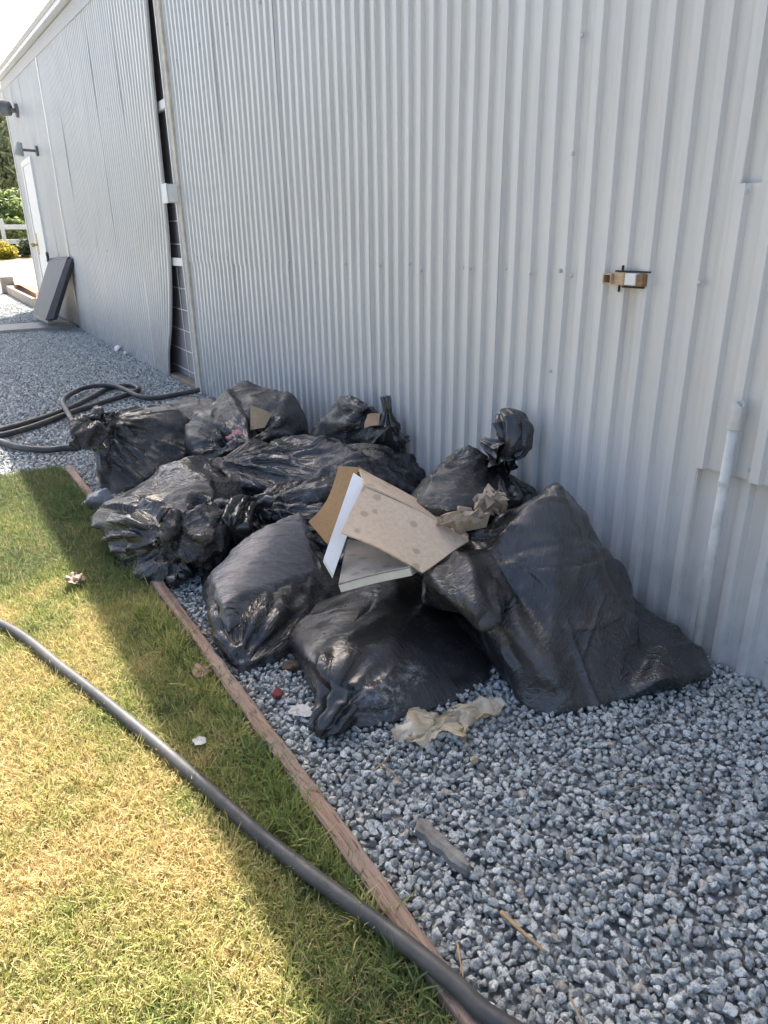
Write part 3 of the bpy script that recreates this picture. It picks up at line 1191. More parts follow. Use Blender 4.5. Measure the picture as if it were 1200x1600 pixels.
# ------------------------------------------------------------------ bin bag plastic
def mat_bag(name, tone=.025, rough=.235, dust=.5, stretch=None, smudge=None, crinkle=1.0):
    N = Nodes(name)
    p = N.pos()
    oi = N.n('ShaderNodeObjectInfo').outputs['Random']
    v = N.n('ShaderNodeVectorMath', operation='ADD'); N.l(p, v.inputs[0])
    cmb = N.n('ShaderNodeCombineXYZ'); N.l(N.math('MULTIPLY', oi, 9.0), cmb.inputs[0]); N.l(cmb.outputs[0], v.inputs[1])
    q = v.outputs[0]
    film = N.noise(4.5, 6, .62, q)
    fine = N.noise(38, 5, .7, q)
    d = N.math('MULTIPLY', N.val(film, .42, .70), N.val(fine, .25, .8, .35, 1.0))
    c = N.mix(N.math('MULTIPLY', d, dust), (tone, tone, tone * 1.05), (.085, .080, .072))
    grit = N.noise(190, 2, .5, q)
    c = N.mix(N.math('MULTIPLY', N.val(grit, .70, .76), .45), c, (.28, .26, .23))
    scr = N.noise(1.0, 3, .6, N.scaled(q, (160, 22, 60), (.5, .3, .8)))
    c = N.mix(N.math('MULTIPLY', N.val(scr, .70, .78), .22), c, (.30, .30, .29))
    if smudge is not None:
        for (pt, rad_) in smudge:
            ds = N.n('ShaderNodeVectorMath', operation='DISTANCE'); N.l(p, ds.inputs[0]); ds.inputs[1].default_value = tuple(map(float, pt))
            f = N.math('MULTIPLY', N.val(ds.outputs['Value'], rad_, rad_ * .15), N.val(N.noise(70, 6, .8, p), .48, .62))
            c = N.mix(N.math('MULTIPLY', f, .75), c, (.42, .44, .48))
    r = N.math('ADD', rough, N.math('MULTIPLY', d, .20))
    N.set(c, r, Specular_IOR_Level=.75)
    if stretch is not None:
        h = N.noise(1.0, 4, .6, N.scaled(p, stretch[0], stretch[1]))
        h2 = N.noise(60, 5, .65, q)
        c = N.mix(N.math('MULTIPLY', N.val(h, .56, .64), N.val(film, .4, .6)), c, (.012, .012, .013))
        N.set(c)
        N.bump(N.math('ADD', h, N.math('MULTIPLY', h2, .4)), .6, .008)
    else:
        def ridge(sc, dist):
            return N.math('ABSOLUTE', N.math('SUBTRACT', N.noise(sc, 2, .5, q, dist), .5))
        h = N.math('ADD', ridge(17, 1.5), N.math('MULTIPLY', ridge(45, .8), .45))
        h = N.math('ADD', h, N.math('MULTIPLY', fine, .08))
        # narrow creases of the thin film, drawn along the pleats
        fo = N.n('ShaderNodeAttribute', attribute_name='fold').outputs['Vector']
        keep = N.val(N.noise(6.0, 3, .6, q), .36, .62)
        h = N.math('MULTIPLY', h, -.5)
        for sc, dist, half, amt in ((13, .6, .045, .8), (30, .9, .06, .5), (70, .6, .09, .22)):
            n_ = N.noise(sc, 2, .5, fo, dist)
            ab = N.math('ABSOLUTE', N.math('SUBTRACT', n_, .5))
            rg = N.val(ab, half, 0.0)
            slope = N.math('MULTIPLY', n_, .9)
            h = N.math('ADD', h, N.math('MULTIPLY', N.math('ADD', N.math('MULTIPLY', rg, keep), slope), amt * crinkle))
        N.bump(h, .40, .012)
    return N.m


M_BAG = mat_bag('black_bag_plastic', rough=.19, dust=.42, crinkle=1.35)
M_BAG2 = mat_bag('dusty_bag_plastic', .022, .22, .55, crinkle=.95)
M_BAG1 = mat_bag('taut_bag_plastic', .023, .23, .6, crinkle=.40)
M_BAGS = mat_bag('stretched_bag_plastic', .15, .24, .3, ((16, 150, 60), (0, 0, .75)))
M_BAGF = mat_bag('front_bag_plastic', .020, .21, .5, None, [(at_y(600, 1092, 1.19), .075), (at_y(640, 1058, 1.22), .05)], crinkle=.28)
M_GREYBAG = mat_bag('pale_bag_plastic', .16, .35, .5)
M_CARD = None
HEAP = 'black rubbish bags heaped against the metal wall'


def A(*p):
    return np.array(p, float)


def bag(label, mat, hulls, **kw):
    cl = make_bag(hulls, **kw)
    o = cloth_obj('garbage_bag', cl, mat)
    return tag(o, label, 'garbage bag', HEAP)


def neck(name, parent, pts, radii, mat, flutes=7, amp=.32, seed=0, n=46, m=64, close=True):
    """a gathered, pleated bag mouth swept along a line"""
    r = np.random.default_rng(seed)
    S = [Vector(p) for p in spline(pts, max(2, n // (len(pts) - 1)))]
    R = np.interp(np.linspace(0, 1, len(S)), np.linspace(0, 1, len(radii)), radii)
    ph = r.uniform(0, 6.28, 4)
    vs, fs = [], []
    prev = None
    for i, p in enumerate(S):
        t = (S[min(i + 1, len(S) - 1)] - S[max(i - 1, 0)]).normalized()
        u = t.orthogonal().normalized() if prev is None else (prev - t * prev.dot(t)).normalized()
        prev = u
        w = t.cross(u)
        f = i / (len(S) - 1)
        for k in range(m):
            a = 2 * math.pi * k / m
            s = abs(math.sin(flutes * .5 * a + ph[0] + .5 * math.sin(a * 2 + ph[1]) + f * 1.1))
            s2 = math.sin(a * (flutes + 4) + ph[2] + f * 5)
            s3 = math.sin(a + ph[3]) * .22 * math.sin(f * 6 + ph[1])
            rr = R[i] * (1 + amp * (s - .6) * 1.6 + .09 * s2 + s3)
            vs.append(p + (u * math.cos(a) + w * math.sin(a)) * rr + t * (.35 * R[i] * (s - .5) * f))
    L = len(S)
    fs = [(i * m + k, i * m + (k + 1) % m, (i + 1) * m + (k + 1) % m, (i + 1) * m + k) for i in range(L - 1) for k in range(m)]
    if close:
        vs.append(S[-1]); c = len(vs) - 1
        fs += [((L - 1) * m + k, (L - 1) * m + (k + 1) % m, c) for k in range(m)]
    V = np.array([list(v) for v in vs])
    # crumple
    push = .22 * np.repeat(R, m) * value_noise(V[:L * m] * 42.0, seed + 3)
    V[:L * m] += push[:, None] * np.stack([value_noise(V[:L * m] * 20, seed + k) for k in (7, 8, 9)], 1) * 1.6
    o = data_obj(name, V, fs, mat, parent, smooth=True)
    return o


# ---- the tall bag in front on the right
B1 = bag('tall taut black bag leaning on the wall at the right end of the heap', M_BAG1,
         [[at_z(792, 1075), at_z(812, 1110), at_z(850, 1125), at_z(950, 1106), at_z(1035, 1078), at_x(875, 758, 1.27), at_x(882, 768, 1.34), at_x(900, 790, 1.40),
           at_x(962, 882, 1.49), at_x(1005, 955, 1.51), at_y(742, 846, 1.5), at_y(715, 900, 1.36), at_y(745, 950, 1.25), at_y(858, 1046, 1.02), A(1.5, 1.45, .1), A(1.15, 1.45, .1)],
          [at_z(1035, 1080), at_z(1126, 1057), at_z(1100, 1052, .05), at_z(1040, 1062, .07), at_x(1008, 955, 1.5), at_x(1095, 1010, 1.52), at_z(960, 1100), A(1.5, 1.25, .02), at_x(985, 925, 1.5)],
          [at_y(664, 890, 1.30), at_y(690, 862, 1.42), at_y(735, 845, 1.48), at_y(790, 800, 1.58), at_y(745, 948, 1.15), at_y(690, 928, 1.22), at_y(840, 780, 1.60), at_y(735, 900, 1.22), at_y(775, 990, 1.10), at_y(810, 900, 1.26), at_y(830, 830, 1.42), A(1.15, 1.6, .15), A(1.0, 1.45, .1)]],
         gathers=[(at_y(700, 850, 1.5), .22, .3)], seed=3, crumple=.13, cscale=5, size=.011, base=.014, creases=16, clen=.32, ch=.016, cw=.06, fine_creases=60, lumps=.007, soft=2, fine=.008, noise=.002,
         lines=[(at_x(875, 758, 1.27), at_y(735, 890, 1.33), .026, .14, .03), (at_y(735, 880, 1.33), at_y(870, 1055, 1.0), .030, .04, .13), (at_y(800, 1000, 1.1), at_z(900, 1110, .04), .014, .05, .03), (at_x(890, 800, 1.33), at_x(960, 1000, 1.36), .014, .05, .02)])
# ---- the round bag in front
B2 = bag('bulging black bag on the gravel with pale smudges and a pinched corner', M_BAGF,
         [[at_z(505, 1112), at_z(560, 1143), at_z(620, 1132), at_z(690, 1112), at_z(765, 1068), at_y(489, 1040, 1.30), at_y(500, 995, 1.42), at_y(545, 935, 1.58), at_y(600, 900, 1.62), at_y(650, 888, 1.62),
           at_y(700, 925, 1.5), at_y(742, 962, 1.40), at_y(776, 1035, 1.22), at_y(590, 1000, 1.30), at_y(690, 1000, 1.28), at_y(600, 1090, 1.175), at_y(700, 1080, 1.17), A(1.0, 1.75, .0), A(.66, 1.75, 0)]],
         gathers=[(at_z(500, 1135, .03), .20, .22)], seed=4, crumple=.10, octaves=(1, .3, .1), base=.012, creases=14, clen=.26, ch=.010, cw=.06, lumps=.007, noise=.002, fine=.006, fine_creases=20)
neck('tied_corner', B2, [at_z(530, 1100, .05), at_z(508, 1128, .036), at_z(494, 1147, .016)], [.055, .032, .016], M_BAGF, 6, .30, 5)
# ---- the bag with the stretched top
B3 = bag('black bag with a shiny stretched grey top beside the timber edging', M_BAG2,
         [[at_z(375, 1066), at_z(430, 1036), at_z(490, 1000), at_z(326, 985), at_y(316, 915, 1.92), at_y(332, 962, 1.68), at_y(425, 966, 1.60), at_y(395, 842, 2.10), at_y(345, 882, 2.05), at_y(480, 948, 1.66),
           at_y(533, 960, 1.74), at_y(515, 850, 2.0), A(1.0, 1.85, 0), A(.6, 2.15, 0), at_y(560, 930, 1.78)]],
         gathers=[(at_z(376, 1050, .03), .25, .3), (at_y(480, 810, 2.03), .2, .3)], seed=21, crumple=.16, base=.02, creases=34, clen=.18, ch=.009, cw=.04, lumps=.012)
# ---- the wrinkled bag hanging over the edging
B4 = bag('deeply wrinkled black bag sagging over the timber edging onto the grass', M_BAG,
         [[at_y(137, 818, 2.55), at_y(165, 782, 2.68), at_y(215, 756, 2.75), at_y(300, 714, 2.8), at_y(335, 716, 2.8), at_y(372, 762, 2.55), at_y(385, 800, 2.4), at_y(365, 860, 2.2), at_z(285, 905, .04), at_z(240, 921), at_z(213, 914), at_y(180, 870, 2.36),
           at_y(290, 800, 2.2), at_y(205, 810, 2.33), A(.95, 2.55, .05), A(.6, 2.8, .05)],
          [at_y(250, 800, 2.15), at_y(330, 795, 2.15), at_y(388, 800, 2.28), at_y(392, 845, 2.2), at_y(345, 888, 2.08), at_y(290, 885, 2.05), at_y(232, 850, 2.12), at_y(330, 850, 2.02)]],
         gathers=[(at_y(262, 835, 2.1), .40, .05), (at_y(350, 800, 2.2), .12, .08)], seed=8, crumple=.55, cscale=5.0, octaves=(1, .3, .08), soft=2, bend=.05, size=.010, base=.0, creases=10, ch=.022, clen=.42, cw=.05, lumps=.0, fine_creases=0, noise=.0, fine=.0,
         dents=[(at_y(255, 828, 2.13), .05, .05), (at_y(345, 815, 2.15), .04, .03)])
# ---- the bag behind with the open flared mouth
B5 = bag('leftmost black bag with its flared mouth catching sunlight', M_BAG2,
         [[at_y(147, 660, 3.4), at_y(150, 712, 3.3), at_z(152, 752), at_z(180, 776), at_z(250, 752), at_y(283, 642, 3.42), at_y(303, 672, 3.4), at_y(304, 705, 3.25), at_y(190, 648, 3.45), at_y(240, 640, 3.45), A(.7, 4.0, .02), A(1.0, 3.8, .02), at_y(200, 636, 3.85), at_y(268, 632, 3.8)],
          [at_y(101, 692, 3.08), at_y(112, 662, 3.18), at_y(127, 643, 3.28), at_y(170, 640, 3.4), at_y(150, 708, 3.1), at_y(122, 706, 3.08), at_y(172, 672, 3.25), at_y(165, 690, 3.15)]],
         gathers=[(at_y(152, 660, 3.4), .26, .3)], seed=12, crumple=.30, cscale=6, size=.0105, noise=.002, base=.015, creases=20, clen=.34, ch=.020, cw=.07, lumps=.014, fine_creases=20, fine=.008,
         dents=[(at_y(116, 680, 3.1), .045, .04), (at_y(150, 650, 3.3), .06, .04), (at_y(158, 690, 3.1), .04, .04)])
# ---- flat bag by the gap
B6 = bag('flat slumped black bag lying behind near the wall gap', M_BAG2,
         [[at_y(215, 642, 4.2), at_y(265, 626, 4.45), at_y(335, 619, 4.3), at_y(350, 640, 4.0), at_y(300, 655, 3.85), A(.85, 4.3, .0), A(1.4, 4.6, 0), A(1.45, 4.0, 0), A(.9, 3.9, 0)]],
         gathers=[(at_y(215, 640, 4.2), .2, .3)], seed=14, base=.03, creases=26, clen=.22, ch=.012, cw=.05)
# ---- bag with the torn mouth and cardboard inside
B7 = bag('torn black bag with a hood of plastic over tan cardboard and a pink scrap', M_BAG,
         [[at_x(385, 596, 1.22), at_x(455, 618, 1.36), at_x(470, 632, 1.40), at_x(480, 672, 1.44), at_y(445, 715, 2.85), at_y(370, 722, 2.9), at_y(308, 712, 3.0), at_y(291, 690, 3.12), at_y(300, 655, 3.3), at_y(345, 622, 3.4), A(.9, 3.3, 0), A(1.5, 3.1, 0), A(1.5, 3.7, .1), A(1.1, 3.8, .0), at_y(400, 690, 2.8)]],
         gathers=[(at_y(388, 690, 2.82), .25, .5)], seed=17, crumple=.30, cscale=6, size=.0105, noise=.003, base=.02, creases=28, clen=.28, ch=.022, cw=.06, lumps=.016, fine_creases=24, fine=.008,
         dents=[(at_y(406, 654, 2.93), .070, .12), (at_y(345, 680, 2.98), .05, .12)])
# ---- long bag across the middle
B8 = bag('long black bag lying across the middle of the heap', M_BAG,
         [[at_y(342, 722, 2.72), at_y(420, 692, 2.8), at_y(500, 675, 2.75), at_y(590, 682, 2.6), at_y(650, 695, 2.45), at_y(680, 720, 2.35), at_y(655, 775, 2.15), at_y(560, 765, 2.18), at_y(460, 772, 2.4), at_y(375, 760, 2.55), at_y(560, 715, 2.3), at_y(470, 715, 2.5),
           A(.85, 2.7, 0), A(1.4, 2.3, 0), A(1.4, 2.7, 0), A(.85, 3.0, 0)]],
         gathers=[(at_y(345, 725, 2.7), .4, .42)], seed=29, crumple=.34, cscale=7, size=.0105, noise=.003, base=.035, creases=36, clen=.34, ch=.016, cw=.05, lumps=.02)
# ---- tied bag below it
B9 = bag('crumpled black bag tied at its left end below the long bag', M_BAG,
         [[at_y(400, 785, 2.3), at_y(440, 752, 2.42), at_y(530, 742, 2.25), at_y(550, 830, 1.95), at_y(480, 822, 2.02), at_y(405, 825, 2.2), A(.72, 2.25, 0), A(.85, 1.95, 0), A(1.15, 1.75, 0), A(1.2, 2.4, 0), at_y(500, 775, 2.1), at_y(600, 850, 1.85)]],
         gathers=[(at_y(396, 792, 2.25), .4, .55)], seed=31, crumple=.42, cscale=10, size=.0105, noise=.003, base=.06, creases=60, clen=.26, ch=.016, cw=.035, lumps=.016)
neck('tied_neck', B9, [at_y(415, 790, 2.22), at_y(398, 788, 2.22), at_y(378, 800, 2.18), at_y(362, 830, 2.10)], [.05, .02, .045, .055], M_BAG, 7, .4, 10)
# ---- peaked bag at the back
B10 = bag('peaked black bag at the wall with a knotted corner sticking up', M_BAG,
          [[at_x(550, 614, 1.42), at_x(500, 664, 1.33), at_x(592, 642, 1.47), at_x(625, 662, 1.49), at_x(648, 692, 1.51), at_x(490, 682, 1.30), at_x(560, 690, 1.40), A(1.28, 3.0, 0), A(1.5, 2.5, 0), A(1.5, 3.3, 0), at_x(530, 624, 1.46)]],
          gathers=[(at_x(604, 648, 1.45), .26, .35)], seed=37, crumple=.34, cscale=6, octaves=(1, .4, .15), base=.012, creases=18, clen=.2, ch=.016, cw=.04,
          dents=[(at_x(582, 660, 1.44), .045, .05)])
neck('knot', B10, [at_x(606, 662, 1.45), at_x(606, 645, 1.45), at_x(602, 620, 1.45)], [.035, .014, .017], M_BAG, 6, .4, 12)
# ---- the bag on the right at the back
B11 = bag('black bag at the wall with a floppy upright tail behind the crumpled paper', M_BAG,
          [[at_x(730, 692, 1.34), at_x(672, 745, 1.15), at_x(650, 785, 1.06), at_x(700, 800, 1.08), at_x(760, 790, 1.2), at_x(835, 772, 1.50), at_x(800, 742, 1.50), at_x(762, 716, 1.45), A(1.1, 2.0, 0), A(1.5, 1.7, 0), A(1.5, 2.3, 0)]],
          gathers=[(at_x(776, 722, 1.44), .22, .4)], seed=43, crumple=.28, base=.03, creases=34, clen=.24, ch=.014, cw=.05)
neck('tail', B11, [at_x(785, 735, 1.42), at_x(780, 715, 1.43), at_x(798, 690, 1.45), at_x(800, 662, 1.47), at_x(788, 645, 1.47)], [.05, .030, .052, .048, .020], M_BAG, 5, .28, 14)
neck('tail_tip', B11, [at_x(786, 708, 1.42), at_x(772, 700, 1.41), at_x(754, 688, 1.40)], [.036, .028, .010], M_BAG, 4, .3, 15)
# ---- the stretched top of B3: a loose film lying over it
vs = []
c0, c1, c2, c3 = at_y(322, 905, 1.93), at_y(345, 966, 1.62), at_y(505, 905, 1.83), at_y(478, 800, 2.10)
nx_, ny_ = 70, 70
cc = [c0, c1, c2, c3]
rr = np.random.default_rng(5)
for j in range(ny_ + 1):
    for i in range(nx_ + 1):
        u, v_ = i / nx_, j / ny_
        p = (c0 * (1 - u) + c3 * u) * (1 - v_) + (c1 * (1 - u) + c2 * u) * v_
        vs.append(p)
vs = np.array(vs)
nrm = np.cross(c3 - c0, c1 - c0); nrm /= np.linalg.norm(nrm)
if nrm[2] < 0: nrm = -nrm
uu = np.tile(np.linspace(0, 1, nx_ + 1), ny_ + 1); ww = np.repeat(np.linspace(0, 1, ny_ + 1), nx_ + 1)
dome = .045 * (np.sin(np.pi * np.clip(uu, 0, 1)) * .6 + np.sin(np.pi * ww) * .7)
dr = c2 - c0; dr /= np.linalg.norm(dr)
pc = np.stack([vs @ dr * 5, vs @ np.cross(nrm, dr) * 60, vs @ nrm * 10], 1)
rip = .0045 * value_noise(pc, 3) + .003 * value_noise(pc * 2.3, 4)
edge = np.minimum.reduce([uu, 1 - uu, ww, 1 - ww])
vs += nrm * (dome + rip + .012 * value_noise(vs * 9, 8) - .05 * np.clip(1 - edge / .06, 0, 1) ** 2 + .012)[:, None]
vs[:, 0] += (edge < .03) * .014 * value_noise(vs * 30, 15)
vs[:, 1] += (edge < .03) * .014 * value_noise(vs * 30, 16)
W = nx_ + 1
film = data_obj('stretched_film', vs, [(j * W + i, j * W + i + 1, (j + 1) * W + i + 1, (j + 1) * W + i) for j in range(ny_) for i in range(nx_)], M_BAGS, B3, True)
film['label'] = 'shiny grey stretched film over the bag top'
# ---- small pale bag end
pb = cloth_obj('plastic_sack', make_bag([[at_z(128, 800), at_z(170, 802), at_z(185, 790), at_y(140, 776, 2.95), at_y(165, 762, 2.95), at_y(185, 780, 2.9), at_z(150, 775)]], seed=51, size=.009, creases=30, clen=.1, ch=.01, cw=.02, lumps=.008, base=.05), M_GREYBAG)
tag(pb, 'small dirty pale grey plastic sack squashed beneath the left bags', 'plastic sack')

# ------------------------------------------------------------------ cardboard
def mat_card(name, col, stains=True):
    N = Nodes(name)
    p = N.pos()
    g = N.noise(1.0, 4, .6, N.scaled(p, (90, 90, 6)))
    c = N.ramp(g, [(.3, tuple(x * .88 for x in col)), (.7, tuple(min(1, x * 1.08) for x in col))])
    if stains:
        v = N.n('ShaderNodeTexVoronoi', i_Scale=26.0); N.l(p, v.inputs['Vector'])
        sc = N.n('ShaderNodeSeparateColor'); N.l(v.outputs['Color'], sc.inputs[0])
        spot = N.math('MULTIPLY', N.val(v.outputs['Distance'], .36, .24), N.val(sc.outputs[0], .55, .6))
        c = N.mix(N.math('MULTIPLY', spot, .6), c, tuple(x * .5 for x in col))
        c = N.mix(N.math('MULTIPLY', N.val(N.noise(6, 4, .6, p), .55, .75), .3), c, tuple(x * .7 for x in col))
    N.set(c, .82, Specular_IOR_Level=.25)
    N.bump(N.noise(1.0, 3, .5, N.scaled(p, (30, 30, 160))), .12, .004)
    return N.m


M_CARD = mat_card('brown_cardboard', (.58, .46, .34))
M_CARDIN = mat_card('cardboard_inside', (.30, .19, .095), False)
M_FOAM = simple('white_foam_liner', (.74, .75, .75), .7, .06, 18, .15)
M_GREYCARD = mat_card('grey_worn_card', (.29, .275, .25))


def at_d(px, py, d):
    return np.array([0, 0, CAM_H]) + _ray(px, py) * d


box = empty('cardboard_box', at_d(620, 840, 1.9))
tag(box, 'open tan cardboard box with white foam lining tipped on top of the bags', 'cardboard box')
bend = lambda u, v: .006 * math.sin(u * 3.1) + .004 * math.sin(v * 5 + u * 4)
fA, fB, fC, fD = at_d(568, 757, 1.92), at_d(733, 845, 1.86), at_d(661, 893, 1.73), at_d(533, 832, 1.78)
slab('front_panel', [fD, fC, fB, fA], .005, M_CARD, box, 12, 8, bend)
tA, tB = at_d(560, 728, 2.12), at_d(730, 834, 2.06)
slab('top_panel', [fA + (0, 0, .002), fB + (0, 0, .002), tB, tA], .005, M_CARD, box, 12, 4, bend)
kA, kB = at_d(545, 835, 2.08), at_d(700, 890, 2.02)
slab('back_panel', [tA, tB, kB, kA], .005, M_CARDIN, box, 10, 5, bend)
lA, lB = at_d(529, 912, 1.75), at_d(640, 885, 1.72)
slab('lower_panel', [lA, lB, at_d(668, 868, 1.95), at_d(543, 842, 2.04)], .004, M_GREYCARD, box, 10, 6, lambda u, v: .25 * bend(u, v))
slab('foam_liner', [lA + (0, 0, -.0045), lB + (0, 0, -.0045), at_d(668, 868, 1.95) + (0, 0, -.0045), at_d(543, 842, 2.04) + (0, 0, -.0045)], .020, simple('cream_foam', (.66, .62, .52), .75, .1, 30, .2), box, 10, 6, lambda u, v: .25 * bend(u, v))
sA, sB, sC, sD = at_d(552, 739, 1.98), at_d(572, 752, 1.96), at_d(521, 898, 1.80), at_d(506, 872, 1.82)
slab('foam_side', [sD, sC, sB, sA], .020, M_FOAM, box, 3, 14, lambda u, v: .004 * math.sin(v * 9))
w0, w1, w2, w3 = at_d(529, 728, 2.12), at_d(560, 730, 2.05), at_d(512, 850, 1.93), at_d(482, 815, 2.0)
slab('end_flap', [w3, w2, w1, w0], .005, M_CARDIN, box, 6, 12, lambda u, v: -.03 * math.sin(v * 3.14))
cd = slab('cardboard_piece', [at_y(391, 672, 2.965), at_y(414, 668, 2.955), at_y(425, 646, 2.985), at_y(392, 633, 3.0)], .005, mat_card('tan_card', (.50, .37, .24), False), None, 6, 6, bend)
tag(cd, 'tan cardboard piece showing inside the torn bag mouth', 'cardboard')
cd2 = slab('cardboard_piece', [at_x(569, 670, 1.385), at_x(590, 664, 1.40), at_x(595, 646, 1.43), at_x(573, 647, 1.41)], .005, mat_card('brown_card', (.30, .21, .14), False), None, 4, 4, bend)
tag(cd2, 'brown cardboard edge showing beside the knotted bag corner', 'cardboard')


def crumple(name, hull, mat, label, cat, seed, parent=None, size=.006, **kw):
    k = dict(seed=seed, size=size, creases=70, clen=.09, ch=.012, cw=.018, lumps=.010, lscale=12, base=.08, fine=.03, floor=None, fine_creases=60)
    k.update(kw)
    flat = k.pop('flat', False)
    o = cloth_obj(name, make_bag([hull], **k), mat)
    if flat:
        o.data.polygons.foreach_set('use_smooth', [False] * len(o.data.polygons))
    return tag(o, label, cat)


M_PAPER = mat_card('brown_packing_paper', (.40, .32, .25), False)


def wad(name, label, cat, mat, c, au, av, aw, n, amp, seed):
    """a sheet crushed into flat facets between sharp creases"""
    from mathutils.geometry import delaunay_2d_cdt
    r = np.random.default_rng(seed)
    R = np.sqrt(r.uniform(0, 1, n)); t = r.uniform(0, 6.283, n)
    m = 26
    R = np.concatenate([R * .95, 1 + .10 * r.normal(size=m)]); t = np.concatenate([t, np.arange(m) * 6.283 / m])
    p2 = [Vector((a * math.cos(b), a * math.sin(b))) for a, b in zip(R, t)]
    res = delaunay_2d_cdt(p2, [], [], 0, 1e-5)
    P = np.array([list(v) for v in res[0]])
    rr = np.linalg.norm(P, axis=1)
    c, au, av, aw = [np.array(q, float) for q in (c, au, av, aw)]
    V = c + P[:, :1] * au + P[:, 1:2] * av + (np.sqrt(np.clip(1.15 - rr ** 2, 0, 2)) - .4)[:, None] * aw
    V = V + r.normal(size=V.shape) * amp
    o = data_obj(name, V, [list(f) for f in res[2]], mat)
    return tag(o, label, cat)


RT, DN, FW = ROT[:, 0], np.array([0, 0, -1.0]), -ROT[:, 2]
wad('packing_paper', 'upper wad of crumpled brown packing paper behind the cardboard box', 'paper', M_PAPER, at_x(765, 788, 1.18), RT * .043, DN * .034, FW * .055 + (0, 0, .03), 70, .0075, 61)
wad('packing_paper', 'flatter wad of brown packing paper tucked against the box end', 'paper', M_PAPER, at_x(722, 812, 1.06), RT * .064 + (0, 0, .006), DN * .024, FW * .04 + (0, 0, .02), 70, .0065, 62)
M_PINK = simple('pink_paper', (.50, .20, .24), .7, .25, 40)
crumple('paper_scrap', [at_y(350, 685, 2.95), at_y(384, 675, 2.95), at_y(372, 670, 2.98), at_y(360, 690, 2.92), at_y(378, 682, 2.90)], M_PINK,
        'pink paper scrap poking out of the torn bag', 'paper scrap', 63, size=.005, creases=20, clen=.04, ch=.004, cw=.01, lumps=.004)

# ------------------------------------------------------------------ timber edging
def mat_board():
    N = Nodes('redwood_board')
    p = N.pos()
    g = N.noise(1.0, 6, .65, N.scaled(p, (60, 2.2, 60)), .6)
    c = N.ramp(g, [(.30, (.11, .075, .058)), (.47, (.26, .175, .13)), (.72, (.40, .30, .235))])
    c = N.mix(N.val(N.noise(9, 5, .65, p), .45, .7, 0, .7), c, (.27, .235, .20))
    c = N.mix(N.val(N.noise(24, 4, .7, p), .62, .7, 0, .5), c, (.09, .07, .055))
    cut = N.noise(1.0, 2, .5, N.scaled(p, (260, 26, 260)))
    c = N.mix(N.math('MULTIPLY', N.val(cut, .60, .66), .75), c, (.07, .045, .035))
    N.set(c, .8, Specular_IOR_Level=.25)
    N.bump(g, .8, .008)
    return N.m


M_BOARD = mat_board()
bm = bmesh.new()
yb = np.linspace(-1.2, 3.62, 260)
rows = []
for y in yb:
    x = board_x(y) + .0012 * math.sin(y * 3.3)
    zt = .030 + .004 * math.sin(y * 2.1)
    w = .035
    ch = .004 + .003 * max(0, value_noise(np.array([[y * 22, 8, 0]]), 9)[0])
    j = .0016 * value_noise(np.array([[y * 25, 0, 0]]), 4)[0] + .0016 * value_noise(np.array([[y * 60, 0, 0]]), 5)[0]
    zt += .002 * value_noise(np.array([[y * 30, 3, 0]]), 6)[0]
    w += .002 * value_noise(np.array([[y * 34, 5, 0]]), 7)[0]
    rows.append([bm.verts.new(q) for q in ((x + j, y, -.06), (x + j, y, zt - ch), (x + ch, y, zt), (x + w - ch, y, zt), (x + w, y, zt - ch), (x + w, y, -.06))])
for a, b in zip(rows, rows[1:]):
    for k in range(5):
        bm.faces.new((a[k], a[k + 1], b[k + 1], b[k]))
bm.faces.new(rows[0][::-1]); bm.faces.new(rows[-1])
bmesh.ops.recalc_face_normals(bm, faces=bm.faces)
tag(bm_obj('timber_edging', bm, M_BOARD), 'reddish weathered timber edging board between the lawn and the gravel', 'edging board')

# ------------------------------------------------------------------ hoses
def mat_hose():
    N = Nodes('black_poly_hose')
    p = N.pos()
    c = N.ramp(N.noise(9, 5, .65, p), [(.35, (.035, .038, .042)), (.7, (.085, .083, .077))])
    N.set(c, N.val(N.noise(30, 3, .6, p), .3, .7, .42, .62), Specular_IOR_Level=.4)
    N.bump(N.noise(120, 2, .5, p), .08, .003)
    return N.m


M_HOSE = mat_hose()
hp = [A(-.62, 3.05, .03), A(-.28, 2.55, .03)]
for (px, py, z) in ((0, 975, .026), (100, 1047, .026), (200, 1126, .026), (300, 1211, .026), (400, 1299, .028), (467, 1352, .032), (533, 1401, .036), (600, 1449, .042), (667, 1501, .048), (720, 1545, .046), (776, 1594, .042)):
    hp.append(at_z(px, py, z))
hp += [A(.545, .34, .038), A(.67, .1, .034), A(.8, -.3, .032)]
bm = bmesh.new(); add_tube(bm, spline(hp, 14), .0140, 18)
tag(bm_obj('garden_hose', bm, M_HOSE, None, True), 'thick black hose running straight across the lawn and over the timber edging', 'hose')
hp = []
for (px, py, z) in ((312, 609, .05), (285, 615, .035), (240, 622, .03), (216, 619, .04), (200, 611, .05), (182, 604, .055), (160, 602, .06), (132, 606, .055), (108, 617, .05), (98, 628, .05), (105, 643, .045), (116, 662, .04), (128, 676, .03), (122, 697, .03),
                    (100, 700, .03), (70, 703, .03), (30, 699, .03), (0, 690, .03), (-25, 684, .03), (-30, 677, .03), (0, 680, .03), (50, 667, .03), (110, 645, .03), (150, 632, .03), (200, 616, .03), (216, 609, .035), (210, 603, .03), (190, 603, .03), (165, 609, .03), (140, 622, .03), (110, 637, .03), (60, 655, .03), (0, 672, .03), (-60, 690, .03), (-120, 700, .03)):
    hp.append(at_z(px, py, z))
bm = bmesh.new(); add_tube(bm, spline(hp, 10), .0175, 14)
tag(bm_obj('garden_hose', bm, M_HOSE, None, True), 'black hose looped on the gravel beyond the bags', 'hose')

